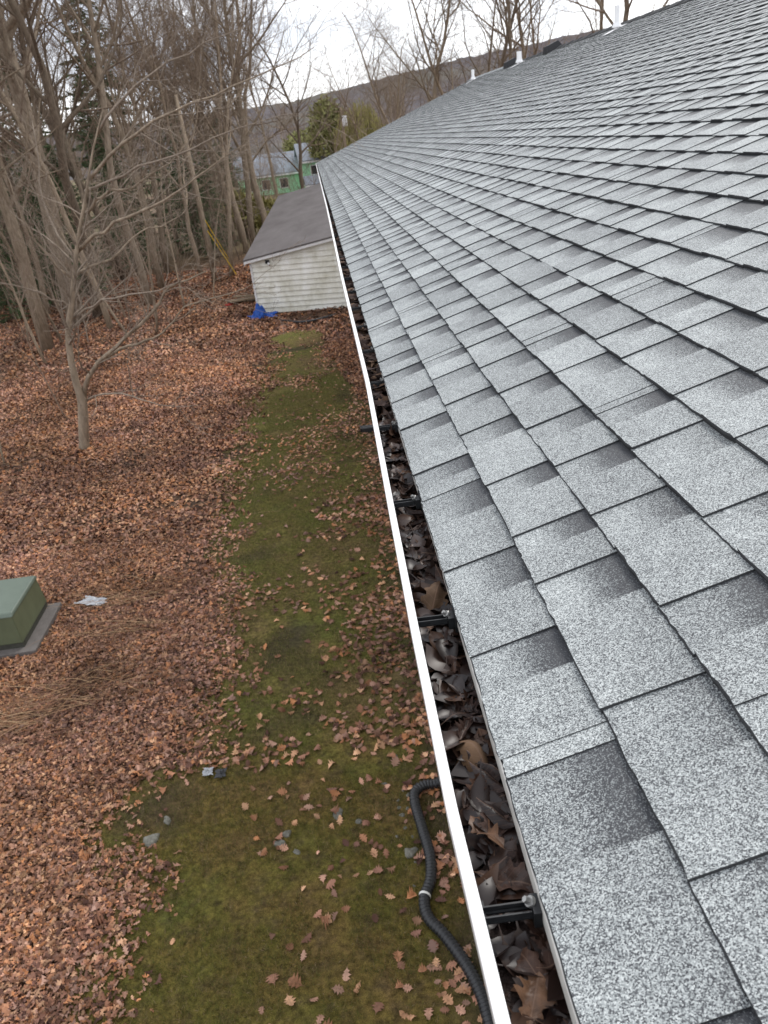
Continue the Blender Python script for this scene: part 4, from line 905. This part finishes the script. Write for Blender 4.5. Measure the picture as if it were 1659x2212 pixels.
limb([(440, 480), (330, 330), (250, 120), (230, -100), (180, -330)], B, B + .8, .03, .006, 9)
e = empty('forked_tree', (0, 0, 0), label='slender grey forked tree with long arching limbs standing in the leaf litter', cat='tree'); ft[0].build('trunk', BARKPALE, e, True); ft[1].build('crown', TWIGPALE, e, True)
# conifers
def conifer(seed, H, rad, base):
    r = random.Random(seed); mb = MB(); tr = MB().tube([(0, 0, -.1), (0, 0, H * .5), (0, 0, H)], [.25, .16, .02], 7); V = []
    for i in range(int(H * 16)):
        t = (i + r.random()) / (H * 16); z = base + (H - base) * t; Lb = rad * (1 - t) ** .75 * r.uniform(.55, 1.1) + .25; a = r.uniform(0, 6.283); droop = r.uniform(-.45, .12); d = Vector((math.cos(a), math.sin(a), droop)).normalized()
        tr.tube([(0, 0, z), tuple(Vector((0, 0, z)) + d * Lb * .9)], [.03, .006], 3, False)
        for k in range(int(10 + Lb * 12)):
            q = r.random() ** .7; p = Vector((0, 0, z)) + d * (Lb * q); sd_ = Vector((r.gauss(0, 1), r.gauss(0, 1), r.gauss(-.1, .5))).normalized() * r.uniform(.22, .5); c2 = d * .22 + sd_; wv = c2.cross(Vector((r.gauss(0, 1), r.gauss(0, 1), r.gauss(0, 1)))).normalized() * r.uniform(.035, .08)
            mb.poly([tuple(p - wv), tuple(p + wv), tuple(p + c2)])
    e = empty('conifer'); tr.build('trunk', BARKDARK, e); mb.build('crown', NEEDLE, e); return e
cons = [conifer(1, 15, 3.2, 1.0), conifer(2, 17, 3.6, .6)]
for i, (x, y, s) in enumerate(((-20.5, 50, .5), (-13.0, 58, 1.05), (-25, 58, .55), (-16.5, 47, .45), (-18.5, 41, .42), (-14.2, 44, .42), (-10.5, 68, .7), (-28, 66, .6), (-7.5, 75, .6), (-11.5, 50, .45), (-22.5, 46, .5), (-19.2, 44.5, .55), (-15.6, 42.5, .5), (-12.6, 43, .42), (-17.2, 39.5, .4), (-14.6, 37.5, .34), (-16.2, 36.5, .36), (-13.4, 40.5, .36), (-6.6, 52, .4), (-8.2, 55, .5), (-17.5, 56, .9), (-21.5, 60, .85), (-15.2, 63, .8))):
    place(cons[i % 2], x, y, rt.uniform(0, 6.28), s, 'dark green conifer standing deep among the bare trees on the left', 'conifers in the wood')
# olive evergreen and yellowish willow beyond the far roof corner
def dome(name, seed, R_, H, mat, droop, label, loc, nn=2600, cat='tree'):
    r = random.Random(seed); mb = MB(); tr = MB().tube([(0, 0, -.1), (.1, 0, H * .45), (0, .1, H * .7)], [.35, .25, .1], 8)
    for i in range(16):
        a = r.uniform(0, 6.28); e_ = Vector((math.cos(a) * R_ * .6, math.sin(a) * R_ * .6, H * r.uniform(.6, .9))); tr.tube([(0, 0, H * .35), tuple(e_ * .6 + Vector((0, 0, H * .25))), tuple(e_)], [.12, .07, .02], 4, False)
    for i in range(nn):
        a = r.uniform(0, 6.283); ph = math.acos(r.uniform(-.05, 1)); rr_ = r.uniform(.72, 1.02) * (1 + .18 * mnoise.noise((math.cos(a) * 2, math.sin(a) * 2, ph * 2 + seed)))
        p = Vector((math.cos(a) * math.sin(ph) * R_ * rr_, math.sin(a) * math.sin(ph) * R_ * rr_, H * .42 + math.cos(ph) * H * .58 * rr_))
        if droop: c = Vector((r.gauss(0, .2), r.gauss(0, .2), -r.uniform(1.0, 2.6))); wv = Vector((r.gauss(0, 1), r.gauss(0, 1), 0)).normalized() * .05
        else: c = Vector((r.gauss(0, .4), r.gauss(0, .4), r.gauss(.1, .4))); wv = c.cross(Vector((r.gauss(0, 1), r.gauss(0, 1), r.gauss(0, 1)))).normalized() * .16
        mb.poly([tuple(p - wv), tuple(p + wv), tuple(p + c)])
    e = empty(name, loc, label=label, cat=cat); tr.build('trunk', BARK, e); mb.build('crown', mat, e); return e
dome('willow_tree', 3, 3.6, 9.6, YLEAF, True, 'pale yellowish dome shaped willow beyond the far roof corner', (6.2, 104, -.2), 3200)
dome('olive_tree', 5, 2.7, 10.3, OLEAF, False, 'olive green bushy tree left of the yellowish willow', (2.6, 108, -.2), 3400)
dome('olive_tree', 8, 3.2, 7.5, OLEAF, False, 'low olive evergreen behind the green house roof', (-1.2, 128, -.4), 2400)
dome('yellow_bush', 6, 1.5, 2.6, YLEAF, False, 'yellow green round bush left of the shed roof', (-5.6, 62, 0), 1600, 'bush'); dome('yellow_bush', 7, 1.3, 2.2, YLEAF, False, 'smaller yellow green bush just beside the shed roof', (-3.6, 60, 0), 1300, 'bush')

# ------------------------------------------------------------------ far houses and poles
def gable(name, loc, rz, L_, D_, wh, rh, wallm, label, wins):
    e = empty(name, loc, rz, label=label, cat='house'); MB().box((-L_ / 2, -D_ / 2, -.5), (L_ / 2, D_ / 2, wh)).build('wall', wallm, e)
    for s in (-1, 1):
        mb = MB(); y0_, z0_ = s * (D_ / 2 + .45), wh - .12; a = [(-L_ / 2 - .4, y0_, z0_), (L_ / 2 + .4, y0_, z0_), (L_ / 2 + .4, 0, wh + rh), (-L_ / 2 - .4, 0, wh + rh)]; b = [(p[0], p[1], p[2] + .12) for p in a]
        mb.poly(a[::-1]); mb.poly(b)
        for i in range(4): j = (i + 1) % 4; mb.quad(a[i], a[j], b[j], b[i])
        mb.build('roof', GREYROOF, e)
        MB().box((-L_ / 2 - .4, y0_ - .03 if s > 0 else y0_ - .02, z0_ - .2), (L_ / 2 + .4, y0_ + .02 if s > 0 else y0_ + .03, z0_ - .003)).build('eave_trim', WHITE, e)
    for s in (-1, 1):
        mb = MB(); xx = s * (L_ / 2 - .01); mb.poly([(xx, -D_ / 2, wh), (xx, D_ / 2, wh), (xx, 0, wh + rh - .1)]); mb.build('gable', wallm, e)
    for (x_, z_, w_, h_) in wins:
        f = MB().box((x_ - w_ / 2 - .08, -D_ / 2 - .06, z_ - .08), (x_ + w_ / 2 + .08, -D_ / 2 - .004, z_ + h_ + .08)).build('window', WHITE, e); MB().box((x_ - w_ / 2, -D_ / 2 - .075, z_), (x_ + w_ / 2, -D_ / 2 - .062, z_ + h_)).build('pane', GLASS, f)
    return e
gable('green_house', (1.6, 113, -.3), .08, 6.6, 7, 3.9, 1.9, GREENW, 'mint green house with grey roof beyond the far roof corner', [(-1.7, 2.2, 1.0, 1.0), (.4, 2.2, 1.0, 1.0), (2.2, 2.2, .9, 1.0), (-1.2, .6, .9, 1)])
gable('green_house', (-5.6, 116, -.3), .1, 9.5, 6, 2.7, 2.3, GREENW, 'low mint green wing with long grey roof and white eave', [(-3.4, .9, 1.0, 1.1), (-1.2, .9, 1.0, 1.1), (1.2, .9, 1.0, 1.1)])
gable('green_porch', (.6, 106, -.3), .08, 3.2, 3, 1.3, .8, GREENW, 'little green lean-to with white trim in front of the green house', [])
up = empty('utility_pole', (3.4, 84, -.2), label='wooden utility pole carrying a white transformer beyond the roof', cat='pole')
MB().tube([(0, 0, 0), (0, 0, 8.6)], [.15, .11], 8).build('pole', WOODP, up, True); MB().tube([(.22, -.1, 6.9), (.22, -.1, 7.0), (.22, -.1, 7.75), (.22, -.1, 7.85)], [.2, .24, .24, .16], 12).build('transformer', FLASH, up, True); MB().box((-.7, -.05, 8.2), (.7, .05, 8.3)).build('crossarm', WOODP, up)
gp_ = empty('guyed_pole', (-5.74, 41.4, 0), label='slim grey pole with yellow guy guards left of the shed', cat='pole')
MB().tube([(0, 0, -.1), (0, 0, 4), (-.1, 0, 8.5)], [.12, .11, .08], 8).build('pole', BARK, gp_, True)
for q, (a, b) in enumerate((((.12, 0, 2.5), (1.1, .3, .2)), ((.1, 0, 3.0), (.75, 1.2, .9)))):
    MB().tube([a, b], [.022, .022], 7).build('guy_guard', YELLOW, gp_); MB().tube([(0, 0, 7.5), a], [.008, .008], 4).build('guy_wire', SCREW, gp_)
